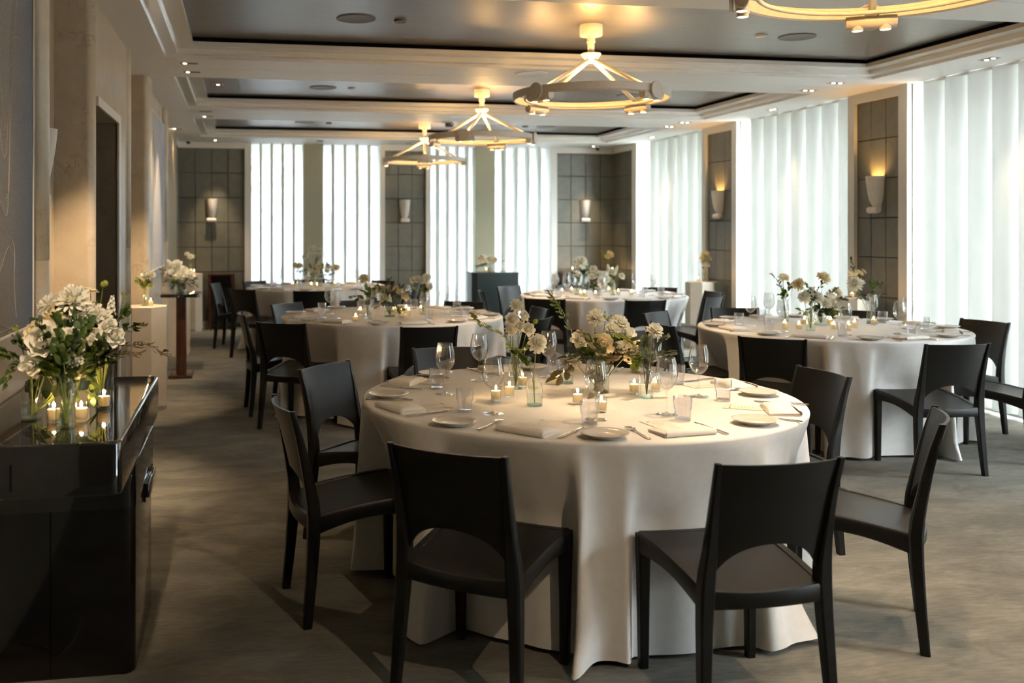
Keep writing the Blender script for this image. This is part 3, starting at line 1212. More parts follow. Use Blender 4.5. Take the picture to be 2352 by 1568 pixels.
def fork_mesh():
    m = MB()
    zf = lambda y: 0.0045 + 0.006 * max(0.0, sin((y + 0.02) / 0.115 * pi)) * (0.4 if y < 0.03 else 1.0) if -0.02 < y < 0.095 else 0.0045
    outline_slab([(-0.10, 0.0055), (-0.095, 0.0072), (-0.07, 0.0068), (-0.03, 0.0045), (0.005, 0.0032), (0.03, 0.0032), (0.042, 0.0075), (0.05, 0.0118), (0.06, 0.0125)], zf, 0.0028, m)
    for s in (-1, -0.333, 0.333, 1):
        m.tube([(s * 0.0106, 0.058, zf(0.058) - 0.001), (s * 0.0106, 0.078, zf(0.078) - 0.001), (s * 0.0098, 0.098, 0.0052)], [0.0021, 0.0018, 0.0010], 6)
    return m.mesh('fork', ang=60)


def knife_mesh():
    m = MB()
    zf = lambda y: 0.006
    outline_slab([(-0.105, 0.0045), (-0.10, 0.0070), (-0.06, 0.0075), (-0.01, 0.0060), (-0.002, 0.0050)], zf, 0.0055, m)
    zg = lambda y: 0.0042
    outline_slab([(-0.004, 0.0045), (0.004, 0.0085), (0.05, 0.0095), (0.085, 0.0085), (0.10, 0.0050), (0.106, 0.0012)], zg, 0.0022, m)
    return m.mesh('knife', ang=60)


FK, KN = fork_mesh(), knife_mesh()


def menu_proto():
    t = thing('menu_card', 'x', 'menu')
    obj('card', MB().box(-0.052, 0.052, -0.075, 0.075, 0.0006, 0.0018), 'card', t, smooth=False)
    lf = MB()

    def f(u, v):
        a = (u - 0.5) * 0.022
        h = 0.0042 * (1 - (2 * u - 1) ** 2)
        return (-0.030 + a * 0.9, 0.050 + a * 0.35 + (2 * v - 1) * h, 0.0019)
    lf.slab(f, 8, 2, (0, 0, 0.0001))
    obj('leaf_emblem', lf, 'leafink', t, smooth=False)
    cu = D.curves.new('txt', 'FONT')
    cu.body = 'LE JARDINIER'
    cu.size = 0.0085
    cu.space_character = 1.35
    cu.align_x = 'LEFT'
    to = D.objects.new('txt', cu)
    COL.objects.link(to)
    bpy.context.view_layer.update()
    me = D.meshes.new_from_object(to.evaluated_get(bpy.context.evaluated_depsgraph_get()))
    D.objects.remove(to)
    me.transform(Matrix.Translation((-0.014, 0.047, 0.00195)))
    me.materials.clear()
    me.materials.append(M['ink'])
    o = D.objects.new('lettering', me)
    COL.objects.link(o)
    o.parent = t
    ln = MB()
    for k in range(7):
        ln.box(-0.03, -0.03 + 0.05 * (0.6 + 0.4 * ((k * 37) % 10) / 10), 0.030 - k * 0.013, 0.0312 - k * 0.013, 0.0018, 0.0019)
    obj('text_lines', ln, 'ink', t, smooth=False)
    return t


def wine_proto():
    t = thing('wine_glass', 'x', 'glass')
    bowl = [(0.004, 0.095), (0.012, 0.098), (0.024, 0.108), (0.034, 0.121), (0.0405, 0.137), (0.0425, 0.152), (0.0415, 0.170), (0.0385, 0.190), (0.0335, 0.211), (0.0315, 0.221),
            (0.0305, 0.2215), (0.0300, 0.2205), (0.0322, 0.211), (0.0370, 0.190), (0.0398, 0.170), (0.0408, 0.152), (0.0388, 0.138), (0.0325, 0.1225), (0.022, 0.110), (0.010, 0.1015), (0.0, 0.100)]
    obj('bowl', MB().lathe(bowl, 40), 'wine', t, ang=60)
    obj('stem', MB().lathe([(0.0052, 0.006), (0.0040, 0.014), (0.0034, 0.03), (0.0034, 0.075), (0.0040, 0.088), (0.0068, 0.0955)], 14), 'wine', t)
    obj('foot', MB().lathe([(0.0, 0.0012), (0.040, 0.0), (0.0415, 0.001), (0.0405, 0.0022), (0.022, 0.0042), (0.009, 0.0075), (0.0052, 0.011), (0.0, 0.012)], 40), 'wine', t)
    return t


def tumbler_mesh():
    p = [(0.0, 0.006), (0.026, 0.006), (0.0272, 0.0), (0.0285, 0.002), (0.0288, 0.038), (0.0292, 0.040), (0.0335, 0.045), (0.0338, 0.050), (0.0340, 0.088), (0.0333, 0.0895), (0.0322, 0.088), (0.0320, 0.050), (0.0272, 0.040), (0.0268, 0.010), (0.0, 0.009)]
    return MB().lathe(p, 72, rib=0.018).mesh('tumbler', ang=70)


def votive_proto():
    t = thing('votive_candle', 'x', 'candle')
    obj('glass_cup', MB().lathe([(0.0, 0.0), (0.0185, 0.0), (0.0195, 0.002), (0.0235, 0.060), (0.0228, 0.0606), (0.0220, 0.060), (0.0188, 0.010), (0.0, 0.009)], 32), 'bottle', t)
    obj('wax', MB().lathe([(0.0, 0.0095), (0.0180, 0.0095), (0.0207, 0.042), (0.0195, 0.0425), (0.0165, 0.016), (0.0, 0.014)], 28), 'wax', t)
    obj('wick', MB().tube([(0, 0, 0.014), (0.0006, 0, 0.046)], 0.0007, 6), 'wick', t)
    obj('flame', MB().lathe([(0.0, 0.0435), (0.0022, 0.046), (0.0034, 0.050), (0.0032, 0.054), (0.0018, 0.060), (0.0, 0.067)], 12), 'flame', t)
    return t


MENU, WINE, VOT = menu_proto(), wine_proto(), votive_proto()
TUM = tumbler_mesh()
USED = {}


def place(proto, loc, rz, label, group):
    k = proto.name
    if k not in USED:
        USED[k] = 1
        proto.location = loc
        proto.rotation_euler.z = rz
        tag(proto, label, None, group)
        return proto
    return dup(proto, loc, rz, label, group)


def single(name, me, mat, loc, rz, label, cat, group):
    return tag(obj(name, me, mat, loc=loc, rz=rz), label, cat, group)


def setting(key, phi, seat, extra_menu=True, ov=None):
    (cx, cyy), r, nm = TB[key]
    k = r / 0.92
    ov = ov or {}

    def at(da, rad):
        a = R(phi + da)
        return (cx + rad * k * cos(a), cyy + rad * k * sin(a))
    face = R(phi) + pi / 2               # local +Y points to the table centre
    j = lambda s: rnd.uniform(-s, s)
    tx = 'at %s seat of the %s' % (seat, nm)
    g = nm
    p = ov.get('plate', at(-20, .815))
    single('side_plate', PL, 'plate', (p[0], p[1], ZT), 0, 'small grey glazed plate ' + tx, 'plate', 'side plates on the ' + g)
    p = ov.get('napkin', at(j(1), .775))
    single('folded_napkin', NP, 'napkin', (p[0], p[1], ZT), face + R(ov.get('napr', j(8))), 'folded white napkin ' + tx, 'napkin', 'napkins on the ' + g)
    p = ov.get('fork', at(-9.5, .80))
    single('fork', FK, 'steel', (p[0], p[1], ZT), face + R(ov.get('forkr', -8 + j(5))), 'steel fork ' + tx, 'fork', 'forks on the ' + g)
    p = ov.get('knife', at(8.5, .79))
    single('knife', KN, 'steel', (p[0], p[1], ZT), face + R(ov.get('knifer', 6 + j(5))), 'steel knife ' + tx, 'knife', 'knives on the ' + g)
    p = ov.get('menu', at(2 + j(2), .665))
    place(MENU, (p[0], p[1], ZT), face + R(j(6)), 'cream menu card ' + tx, 'menu cards on the ' + g)
    p = ov.get('wine', at(19 + j(2), .53 + j(.02)))
    place(WINE, (p[0], p[1], ZT), j(3), 'empty wine glass ' + tx, 'wine glasses on the ' + g)
    p = ov.get('tum', at(15 + j(1.5), .625))
    single('ribbed_tumbler', TUM, 'ribbed', (p[0], p[1], ZT), j(3), 'ribbed clear water tumbler ' + tx, 'glass', 'ribbed tumblers on the ' + g)


SEATS = ['near left', 'nearest', 'near right', 'right', 'far right', 'far middle', 'far left', 'left']
FRONT = [
    dict(plate=(.756, 3.409), napkin=(.986, 3.25), napr=-14, fork=(.882, 3.382), forkr=-2, knife=(1.126, 3.20), knifer=-6, menu=(1.085, 3.375), wine=(1.296, 3.415), tum=(1.238, 3.326)),
    dict(plate=(1.212, 3.115), napkin=(1.506, 3.142), napr=2, fork=(1.353, 3.16), forkr=-6, knife=(1.638, 3.185), knifer=0, menu=(1.50, 3.285), wine=(1.596, 3.457), tum=(1.611, 3.351)),
    dict(plate=(1.842, 3.241), napkin=(2.06, 3.446), napr=18, fork=(1.96, 3.31), knife=(2.16, 3.60), menu=(1.965, 3.55), wine=(1.902, 3.804), tum=(1.957, 3.699)),
    dict(plate=(2.175, 3.799), napkin=(2.18, 4.032), fork=(2.19, 3.93), knife=(2.10, 4.215), menu=(2.055, 4.07), tum=(1.961, 4.134)),
    dict(plate=(1.975, 4.503)),
    dict(plate=(1.447, 4.706), wine=(1.091, 4.392), tum=(1.581, 4.633)),
    dict(plate=(.919, 4.573), napkin=(.751, 4.40), knife=(.70, 4.255), menu=(.86, 4.385), wine=(.856, 4.056), tum=(.852, 4.208)),
    dict(plate=(.606, 4.022), napkin=(.615, 3.75), napr=14, fork=(.60, 3.955), forkr=-30, knife=(.70, 3.635), knifer=20, menu=(.745, 3.80), wine=(.946, 3.59), tum=(.852, 3.661)),
]
for key in TB:
    (cx, cyy), r, nm = TB[key]
    for i, (bx, by, fa, _t) in enumerate(CHAIRS[key]):
        phi = math.degrees(atan2(by - cyy, bx - cx))
        if key != 'front':
            phi = [-131, -86, -41, 4, 49, 94, 139, 184][i]
        setting(key, phi, SEATS[i], ov=FRONT[i] if key == 'front' else None)

# ------------------------------------------------------------------ votive candles
VOTS = {
    'front': [(1.031, 3.864), (1.114, 3.955), (1.244, 4.199), (1.407, 4.22), (1.337, 3.728), (1.369, 3.551), (1.663, 3.924), (1.777, 3.96)],
    'mid': [(.964, 7.985), (.854, 7.383), (1.268, 7.726), (1.354, 7.874), (1.375, 8.128), (1.291, 8.099), (1.492, 8.063)],
    'blind': [(3.822, 6.322), (3.869, 6.221), (4.125, 6.558), (4.094, 6.151), (4.196, 6.133), (4.352, 6.29), (4.30, 6.50), (4.62, 6.45)],
    'back': [(.823, 11.841), (.885, 11.74), (1.138, 12.064), (1.224, 12.02), (.606, 12.064)],
    'corner': [(3.459, 10.149), (3.637, 10.342), (3.523, 9.73), (3.672, 9.689), (4.047, 10.269), (4.013, 9.906), (3.592, 9.80), (4.10, 9.75)],
}


def imgx(x, y):
    return (x * cos(YAW) - y * sin(YAW)) / (x * sin(YAW) + y * cos(YAW))


for key, lst in VOTS.items():
    for i, (x, y) in enumerate(sorted(lst, key=lambda p: imgx(*p))):
        place(VOT, (x, y, ZT), 0, 'lit votive candle on the %s, %s from the left' % (TB[key][2], ORD[i]), 'votive candles on the ' + TB[key][2])
        light('candle_light', 'POINT', (x, y, ZT + 0.053), 0.85 if key == 'front' else 0.45, CANDLE, 0.005)

# ------------------------------------------------------------------ vases and flowers
def pose(o, pos, axis, spin=0.0):
    """put o at pos with its local +Z along axis"""
    q = Vector(axis).normalized().to_track_quat('Z', 'Y')
    o.location = pos
    o.rotation_mode = 'QUATERNION'
    from mathutils import Quaternion
    o.rotation_quaternion = q @ Quaternion((0, 0, 1), spin)


def petal(mb, base, out, up, ln, wd, curl, cup, nu=4, nv=5, ruff=0.0, ph=0.0, point=0.0):
    """petal sheet from base, leaning from up to out; curl bends it outward, cup folds it across"""
    out, up = Vector(out).normalized(), Vector(up).normalized()
    side = out.cross(up).normalized()

    def f(u, v):
        s = 2 * u - 1
        w_ = wd * (sin(pi * min(1.0, 0.12 + v * (0.80 - point * 0.35) + 0.0)) ** 0.7) * (1 - point * v ** 2 * 0.85)
        a = curl[0] + (curl[1] - curl[0]) * v
        d = up * cos(a) + out * sin(a)
        # integrate the bend roughly
        m_ = (curl[0] + a) / 2
        d = up * cos(m_) + out * sin(m_)
        nrm = up * (-sin(m_)) + out * cos(m_)
        q = Vector(base) + d * (ln * v) + side * (s * w_) - nrm * (cup * wd * s * s) * -1 * (-1)
        if ruff:
            q += nrm * (ruff * sin(9 * u + ph) * v)
        return tuple(q)
    mb.grid(f, nu, nv)


def ring(mb, n, r, z, ln, wd, curl, cup, off=0.0, rr=None, **kw):
    for k in range(n):
        a = 2 * pi * (k + off) / n + (rr.uniform(-.12, .12) if rr else 0)
        out = (cos(a), sin(a), 0)
        j = rr.uniform(-.1, .1) if rr else 0
        petal(mb, (r * out[0], r * out[1], z), out, (0, 0, 1), ln * (1 + j), wd, (curl[0] + j, curl[1] + j), cup, ph=k * 1.7, **kw)


def b_rose(seed):
    rr = random.Random(seed)
    m = MB()
    m.lathe([(0.0, -0.02), (0.25, 0.05), (0.30, 0.4), (0.22, 0.75), (0.05, 0.85), (0.0, 0.8)], 10)
    ring(m, 4, 0.10, 0.0, 1.0, 0.42, (0.05, -0.25), 0.5, rr=rr)
    ring(m, 5, 0.20, -0.02, 1.05, 0.48, (0.22, 0.05), 0.5, 0.3, rr=rr)
    ring(m, 5, 0.26, -0.05, 1.08, 0.55, (0.45, 0.45), 0.45, 0.1, rr=rr)
    ring(m, 6, 0.30, -0.10, 1.10, 0.58, (0.75, 0.95), 0.38, 0.4, rr=rr)
    ring(m, 6, 0.28, -0.15, 1.10, 0.58, (1.05, 1.5), 0.3, 0.0, rr=rr)
    return m


def b_dahlia(seed):
    rr = random.Random(seed)
    m = MB()
    m.lathe([(0.0, -0.1), (0.2, 0.0), (0.22, 0.22), (0.0, 0.34)], 10)
    for k, (n, c0, c1, ln) in enumerate(((7, 0.1, -0.1, .62), (9, .35, .3, .78), (11, .65, .7, .92), (12, .95, 1.1, 1.0), (13, 1.25, 1.5, 1.05), (12, 1.5, 1.95, 1.02))):
        ring(m, n, 0.14, 0.06 - k * 0.03, ln, 0.20, (c0, c1), 0.6, k * 0.37, rr=rr, nu=2, nv=4, point=0.45)
    return m


def b_carnation(seed):
    rr = random.Random(seed)
    m = MB()
    for k, (n, c0, c1, ln) in enumerate(((7, 0.0, 0.05, .95), (9, .22, .35, 1.0), (11, .48, .72, 1.02), (12, .75, 1.1, 1.0), (12, 1.0, 1.5, .98), (10, 1.3, 2.0, .9))):
        ring(m, n, 0.10, 0.0 - k * 0.03, ln, 0.27, (c0, c1), 0.3, k * 0.41, rr=rr, nu=5, nv=4, ruff=0.09)
    return m


def b_daisy(seed):
    rr = random.Random(seed)
    m = MB()
    ring(m, 13, 0.16, 0.0, 0.95, 0.20, (1.15, 1.5), 0.3, 0.0, rr=rr, nu=2, nv=4, point=0.2)
    ring(m, 13, 0.16, 0.04, 0.85, 0.20, (0.9, 1.3), 0.3, 0.5, rr=rr, nu=2, nv=4, point=0.2)
    m.lathe([(0.0, -0.12), (0.16, -0.02), (0.24, 0.06), (0.18, 0.16), (0.0, 0.2)], 10)
    return m


def b_stock(seed):
    """spike of small open florets; unit length 1 along Z"""
    rr = random.Random(seed)
    m = MB()
    for k in range(22):
        z = k / 22
        a = k * 2.4
        s = 0.17 * (1 - 0.55 * z)
        c = Vector((cos(a) * 0.15 * (1.1 - z), sin(a) * 0.15 * (1.1 - z), z - 0.5))
        o_ = Vector((cos(a), sin(a), 0.35)).normalized()
        s1 = o_.cross(Vector((0, 0, 1))).normalized()
        s2 = o_.cross(s1)
        for q in range(5):
            b = 2 * pi * q / 5 + rr.random()
            d = s1 * cos(b) + s2 * sin(b)
            petal(m, tuple(c), tuple(d), tuple(o_), s * 1.15, s * 0.55, (0.6, 1.4), 0.2, nu=2, nv=3)
    return m


def b_hydrangea(seed):
    rr = random.Random(seed)
    m = MB()
    for k in range(60):
        z = 1 - 1.5 * (k + .5) / 60
        a = k * 2.39996
        q = sqrt(max(0, 1 - z * z))
        o_ = Vector((q * cos(a), q * sin(a), z))
        s1 = o_.cross(Vector((0.3, 0.1, 1))).normalized()
        s2 = o_.cross(s1)
        for t in range(4):
            b = pi / 2 * t + k
            d = s1 * cos(b) + s2 * sin(b)
            petal(m, tuple(o_ * 0.86), tuple(d), tuple(o_), 0.24, 0.13, (0.9, 1.4), 0.2, nu=2, nv=2)
    return m


def b_buds(seed):
    rr = random.Random(seed)
    m = MB()
    for k in range(9):
        c = Vector((rr.uniform(-.7, .7), rr.uniform(-.7, .7), rr.uniform(-.2, .9)))
        m.tube([(0, 0, -0.6), tuple(c * 0.6), tuple(c)], [0.05, 0.035, 0.03], 5)
        m.lathe([(0.0, -0.14), (0.13, -0.05), (0.16, 0.06), (0.09, 0.18), (0.0, 0.22)], 8, Matrix.Translation(c))
    return m


def b_bud(seed):
    m = MB()
    m.lathe([(0.0, -0.9), (0.5, -0.55), (0.72, 0.0), (0.6, 0.55), (0.3, 0.9), (0.0, 0.95)], 12)
    ring(m, 6, 0.35, -0.6, 1.3, 0.34, (0.25, 0.45), 0.4, 0, nu=2, nv=4, point=0.4)
    return m


BLOOM = {}
KINDS = {
    'rose': ('white_rose', b_rose, 'white_petal', 'rose'), 'cream_rose': ('cream_rose', b_rose, 'cream_petal', 'rose'), 'dahlia': ('white_dahlia', b_dahlia, 'white_petal', 'dahlia'),
    'cream_dahlia': ('cream_dahlia', b_dahlia, 'cream_petal', 'dahlia'), 'carnation': ('white_carnation', b_carnation, 'white_petal', 'carnation'), 'ruffled': ('white_lisianthus', b_carnation, 'white_petal', 'flower'),
    'daisy': ('cream_cosmos', b_daisy, 'cream_petal', 'flower'), 'stock': ('white_stock_spike', b_stock, 'white_petal', 'flower'), 'hydrangea': ('pale_hydrangea', b_hydrangea, 'cream_petal', 'hydrangea'),
    'yellow': ('yellow_filler_flower', b_daisy, 'yellow_petal', 'flower'), 'buds': ('green_bud_spray', b_buds, 'green_bud', 'flower bud'), 'bud': ('green_flower_bud', b_bud, 'green_bud', 'flower bud'),
}
STEM_ME = MB().tube([(0, 0, 0), (0.02, 0.0, -0.5), (0, 0, -1)], 1.0, 6).mesh('stem')
STEM_ME = None


def flower(kind, pos, foot, size, label, group, tilt=None, stem_r=0.0018):
    """pos: centre of the bloom; foot: where the stem ends in the vase; tilt: heading of the face (default along the stem)"""
    nm, fn, mat, cat = KINDS[kind]
    if kind not in BLOOM:
        me = fn(len(BLOOM) + 1).mesh(nm + '_bloom', ang=60)
        BLOOM[kind] = me
    P, F = Vector(pos), Vector(foot)
    t = thing(nm, label, cat, tuple(P), 0, group)
    b = obj('bloom', BLOOM[kind], mat, t)
    ax = Vector(tilt) if tilt is not None else (P - F)
    pose(b, (0, 0, 0), ax, rnd.uniform(0, 6))
    b.scale = (size, size, size)
    v = F - P
    st = MB()
    a0 = -ax.normalized() * size * 0.2
    mid = v * 0.5 + Vector((0, 0, 0.0)) - ax.normalized() * (v.length * 0.08)
    st.tube([tuple(a0), tuple(mid), tuple(v)], stem_r, 6)
    obj('stem', st, 'stem', t)
    return t


def leafy(name, label, cat, group, path, lw, ll, n, mat, stem='stem', seed=1, rad=0.0016, shape=0.0, droop=0.0, start=0.25, spread=0.9):
    """leafy branch along path; leaves of length ll and half width lw in loose pairs"""
    rr = random.Random(seed)
    P = [Vector(p) for p in path]
    t = thing(name, label, cat, tuple(P[0]), 0, group)
    pts = []
    ns = 14
    for k in range(ns + 1):
        q = k / ns * (len(P) - 1)
        i = min(len(P) - 2, int(q))
        f = q - i
        p0 = P[max(0, i - 1)]
        p3 = P[min(len(P) - 1, i + 2)]
        a, b = P[i], P[i + 1]
        pts.append(0.5 * ((2 * a) + (b - p0) * f + (2 * p0 - 5 * a + 4 * b - p3) * f * f + (-p0 + 3 * a - 3 * b + p3) * f ** 3))
    o = P[0]
    sm = MB()
    sm.tube([tuple(p - o) for p in pts], [rad * (1 - 0.6 * k / ns) for k in range(ns + 1)], 6)
    obj('stem', sm, stem, t)
    lm = MB()
    for k in range(n):
        q = start + (1 - start) * (k + rr.uniform(0, .6)) / n
        i = min(ns - 1, int(q * ns))
        p = pts[i].lerp(pts[i + 1], q * ns - i) - o
        d = (pts[i + 1] - pts[i]).normalized()
        sd = d.cross(Vector((rr.uniform(-.4, .4), rr.uniform(-.4, .4), 1))).normalized()
        if k % 2:
            sd = -sd
        up = sd.cross(d).normalized()
        ang = rr.uniform(0.5, 1.1) * spread
        dirv = (d * cos(ang) + sd * sin(ang) + up * rr.uniform(-.3, .4) - Vector((0, 0, droop))).normalized()
        nrm = dirv.cross(sd.cross(dirv)).normalized() if False else (up - dirv * up.dot(dirv)).normalized()
        s_ = rr.uniform(0.75, 1.15)
        side = dirv.cross(nrm)

        def f(u, v, p=p, dirv=dirv, side=side, nrm=nrm, s_=s_):
            x = 2 * u - 1
            wv = sin(pi * min(1, v * 0.98 + 0.01)) ** (0.75 - 0.35 * shape)
            return tuple(p + dirv * (ll * s_ * (0.06 + v)) + side * (x * lw * s_ * wv) + nrm * (ll * 0.12 * sin(v * 2.6) - abs(x) * lw * -0.25 * wv))
        lm.grid(f, 2, 5)
    if shape < 0:
        pass
    obj('leaves', lm, mat, t, ang=80)
    return t


def vase(kind, loc, label, group=None, cat='vase', h=0.14, r=0.032, water=0.4):
    t = thing({'apothecary': 'apothecary_bottle', 'milk': 'bottle_vase', 'cylinder': 'cylinder_vase', 'bud': 'bud_vase', 'tall': 'bottle_vase'}[kind], label, cat, loc, 0, group)
    th = 0.0022
    if kind == 'apothecary':
        p = [(r * .96, 0), (r, .004), (r, h * .52), (r * .97, h * .60), (r * .80, h * .70), (r * .50, h * .765), (r * .40, h * .80), (r * .38, h * .95), (r * .46, h * .965), (r * .46, h)]
    elif kind in ('milk', 'tall'):
        p = [(r * .96, 0), (r, .004), (r, h * .66), (r * .94, h * .74), (r * .74, h * .83), (r * .62, h * .90), (r * .62, h * .955), (r * .70, h * .97), (r * .70, h)]
    elif kind == 'cylinder':
        p = [(r * .97, 0), (r, .003), (r, h)]
    else:
        p = [(r * .8, 0), (r, .006), (r * .9, h * .35), (r * .45, h * .7), (r * .42, h * .9), (r * .55, h)]
    obj('glass', MB().lathe(p, 32), 'bottle', t, ang=60)
    obj('base', MB().lathe([(0, .0005), (r * .94, .0005), (r * .97, .004), (r * .90, .008), (0, .006)], 32), 'base_glass', t)
    hw = h * water
    obj('water', MB().lathe([(0, .009), (r * .93, .009), (r * .95, hw), (r * .93, hw + .0012), (0, hw)], 28), 'water', t)
    return t


# ---- front table
FT = 'on the front table'
z0 = ZT
vase('apothecary', (1.156, 3.731, z0), 'narrow-necked clear bottle on the front table holding one carnation', 'bottles on the front table', h=.136, r=.032, water=.33)
vase('tall', (1.193, 4.135, z0), 'tall clear bottle on the front table holding white blooms and a bending branch', 'bottles on the front table', h=.160, r=.030, water=.35)
vase('cylinder', (1.527, 3.982, z0), 'wide clear cylinder vase in the middle of the front table', None, h=.125, r=.042, water=.5)
vase('milk', (1.675, 3.823, z0), 'clear bottle of eucalyptus right of the middle vase, front table', 'bottles on the front table', h=.142, r=.028, water=.40)
vase('cylinder', (1.47, 4.24, z0), 'small clear tumbler vase behind the middle vase, front table', None, h=.075, r=.028, water=.5)
b1, b2, b3, b4 = (1.156, 3.731, z0 + .012), (1.193, 4.135, z0 + .012), (1.527, 3.982, z0 + .012), (1.675, 3.823, z0 + .012)
flower('carnation', (1.185, 3.79, 1.005), b1, .040, 'drooping white carnation in the narrow-necked bottle', None, tilt=(.15, -.85, .35), stem_r=.0022)
leafy('leafy_sprig', 'green sprig in the narrow-necked bottle, front table', 'foliage', None, [b1, (1.15, 3.75, .89), (1.13, 3.76, .945), (1.075, 3.77, .985)], .0115, .027, 34, 'leaf', seed=3, start=.48)
for i, (p, k, s) in enumerate((((1.185, 4.10, 1.135), 'ruffled', .030), ((1.165, 4.09, 1.075), 'rose', .026), ((1.195, 4.10, 1.045), 'ruffled', .027), ((1.155, 4.08, 1.03), 'ruffled', .028), ((1.235, 4.09, 1.03), 'rose', .026), ((1.27, 4.09, 1.065), 'bud', .016), ((1.22, 4.10, 1.09), 'rose', .020))):
    flower(k, p, b2, s, 'one of the white blooms in the tall front-table bottle' if k != 'bud' else 'green bud in the tall front-table bottle', 'white blooms in the tall bottle', tilt=(rnd.uniform(-.5, .5), -.8, .5))
leafy('leafy_branch', 'branch of small leaves bending left from the tall front-table bottle', 'foliage', None, [b2, (1.18, 4.11, .90), (1.13, 4.07, 1.0), (1.03, 4.04, 1.05), (.965, 4.02, 1.11)], .0115, .027, 34, 'leaf_lime', 'twig', 5, start=.35)
leafy('leafy_sprig', 'short green sprig low in the tall front-table bottle', 'foliage', None, [b2, (1.2, 4.10, .93), (1.26, 4.05, .96)], .011, .028, 14, 'leaf', 'stem', 6, start=.5)
flower('cream_rose', (1.515, 3.925, .975), b3, .042, 'large cream rose facing the camera in the middle vase', None, tilt=(-.1, -.92, .25), stem_r=.0024)
for i, (p, k, s) in enumerate((((1.515, 4.0, 1.085), 'carnation', .040), ((1.575, 3.96, 1.035), 'ruffled', .036), ((1.615, 3.98, 1.055), 'carnation', .044), ((1.65, 3.97, 1.015), 'rose', .030), ((1.445, 4.0, .99), 'rose', .034), ((1.60, 3.94, .96), 'rose', .026), ((1.42, 4.0, .90), 'ruffled', .030), ((1.56, 3.99, 1.085), 'buds', .028))):
    flower(k, p, b3, s, 'one of the white blooms packed in the middle vase, front table' if k != 'buds' else 'green bud spray topping the middle vase, front table', 'white blooms in the middle vase', tilt=(rnd.uniform(-.4, .5), -.7, .6))
flower('hydrangea', (1.665, 3.955, .945), b3, .060, 'pale yellow hydrangea at right of the middle vase', None, tilt=(.6, -.6, .3), stem_r=.0028)
leafy('veronica_spike', 'curved green veronica spike rising left from the middle vase', 'foliage', None, [b3, (1.44, 4.02, .97), (1.385, 4.05, 1.10), (1.335, 4.06, 1.185)], .006, .040, 24, 'leaf', 'stem', 8, start=.45, droop=.25)
sp = MB()
for k in range(60):
    q = k / 60
    c = Vector((1.385 - .05 * q - .02 * q * q, 4.05 + .01 * q, 1.10 + .105 * q))
    a = k * 2.4
    sp.lathe([(0, -.003), (.003, 0), (0, .004)], 5, Matrix.Translation(c + Vector((cos(a), sin(a), 0)) * .007 * (1.1 - q)))
tag(obj('veronica_tip', sp, 'leaf_lime'), 'pale bead-like tip of the curved veronica spike, middle vase', 'flower')
LD = [((1.45, 3.95, .90), (1.36, 3.90, .895), (1.30, 3.88, .845)), ((1.46, 3.96, .93), (1.40, 3.9, .925), (1.335, 3.9, .935)), ((1.5, 3.93, .90), (1.47, 3.88, .85), (1.46, 3.86, .80)), ((1.58, 3.92, .92), (1.62, 3.88, .93), (1.66, 3.86, .90)), ((1.5, 3.93, .96), (1.455, 3.9, 1.0), (1.43, 3.9, 1.02)), ((1.6, 3.95, .97), (1.66, 3.9, .975), (1.69, 3.88, .93))]
for i, pth in enumerate(LD):
    leafy('dark_leaf_sprig', 'one of the dark broad-leaved sprigs spilling from the middle vase', 'foliage', 'dark sprigs of the middle vase', [b3] + list(pth), .015, .062, 7, 'leaf_dark' if i % 2 else 'leaf_olive', 'twig', 20 + i, start=.5, shape=.3)
for i in range(14):
    a_ = i * 2.4
    q_ = .055 + .05 * ((i * 37) % 10) / 10
    leafy('leafy_sprig', 'one of the short green sprigs filling the middle vase, front table', 'foliage', 'short sprigs filling the middle vase',
          [b3, (1.527 + .03 * cos(a_), 3.975 + .03 * sin(a_), .895), (1.535 + q_ * cos(a_), 3.965 + q_ * sin(a_), .92 + .007 * i)], .013, .036, 15, ('leaf', 'leaf_dark', 'leaf_olive')[i % 3], 'stem', 100 + i, start=.45)
flower('carnation', (1.70, 3.80, 1.045), b4, .036, 'white chrysanthemum topping the bottle of eucalyptus', None, tilt=(.1, -.5, .8), stem_r=.0022)
for i, pth in enumerate((((1.67, 3.8, .92), (1.65, 3.78, .98), (1.65, 3.78, 1.01)), ((1.69, 3.8, .92), (1.735, 3.79, .95), (1.77, 3.78, .955)), ((1.69, 3.81, .92), (1.72, 3.8, .99), (1.745, 3.79, 1.02)), ((1.66, 3.8, .93), (1.62, 3.78, .94), (1.60, 3.77, .90)))):
    leafy('eucalyptus_sprig', 'one of the round-leaved eucalyptus sprigs in the right-hand bottle, front table', 'foliage', 'eucalyptus in the right-hand bottle', [b4] + list(pth), .0150 if i < 2 else .011, .028 if i < 2 else .023, 24, 'eucalyptus' if i < 3 else 'leaf_lime', 'twig', 40 + i, start=.5, shape=1.0)
leafy('leafy_branch', 'thin leafy branch reaching left from the bottle of eucalyptus', 'foliage', None, [b4, (1.65, 3.82, .94), (1.60, 3.82, 1.0), (1.545, 3.81, 1.03)], .011, .024, 20, 'leaf_lime', 'twig', 46, start=.5)


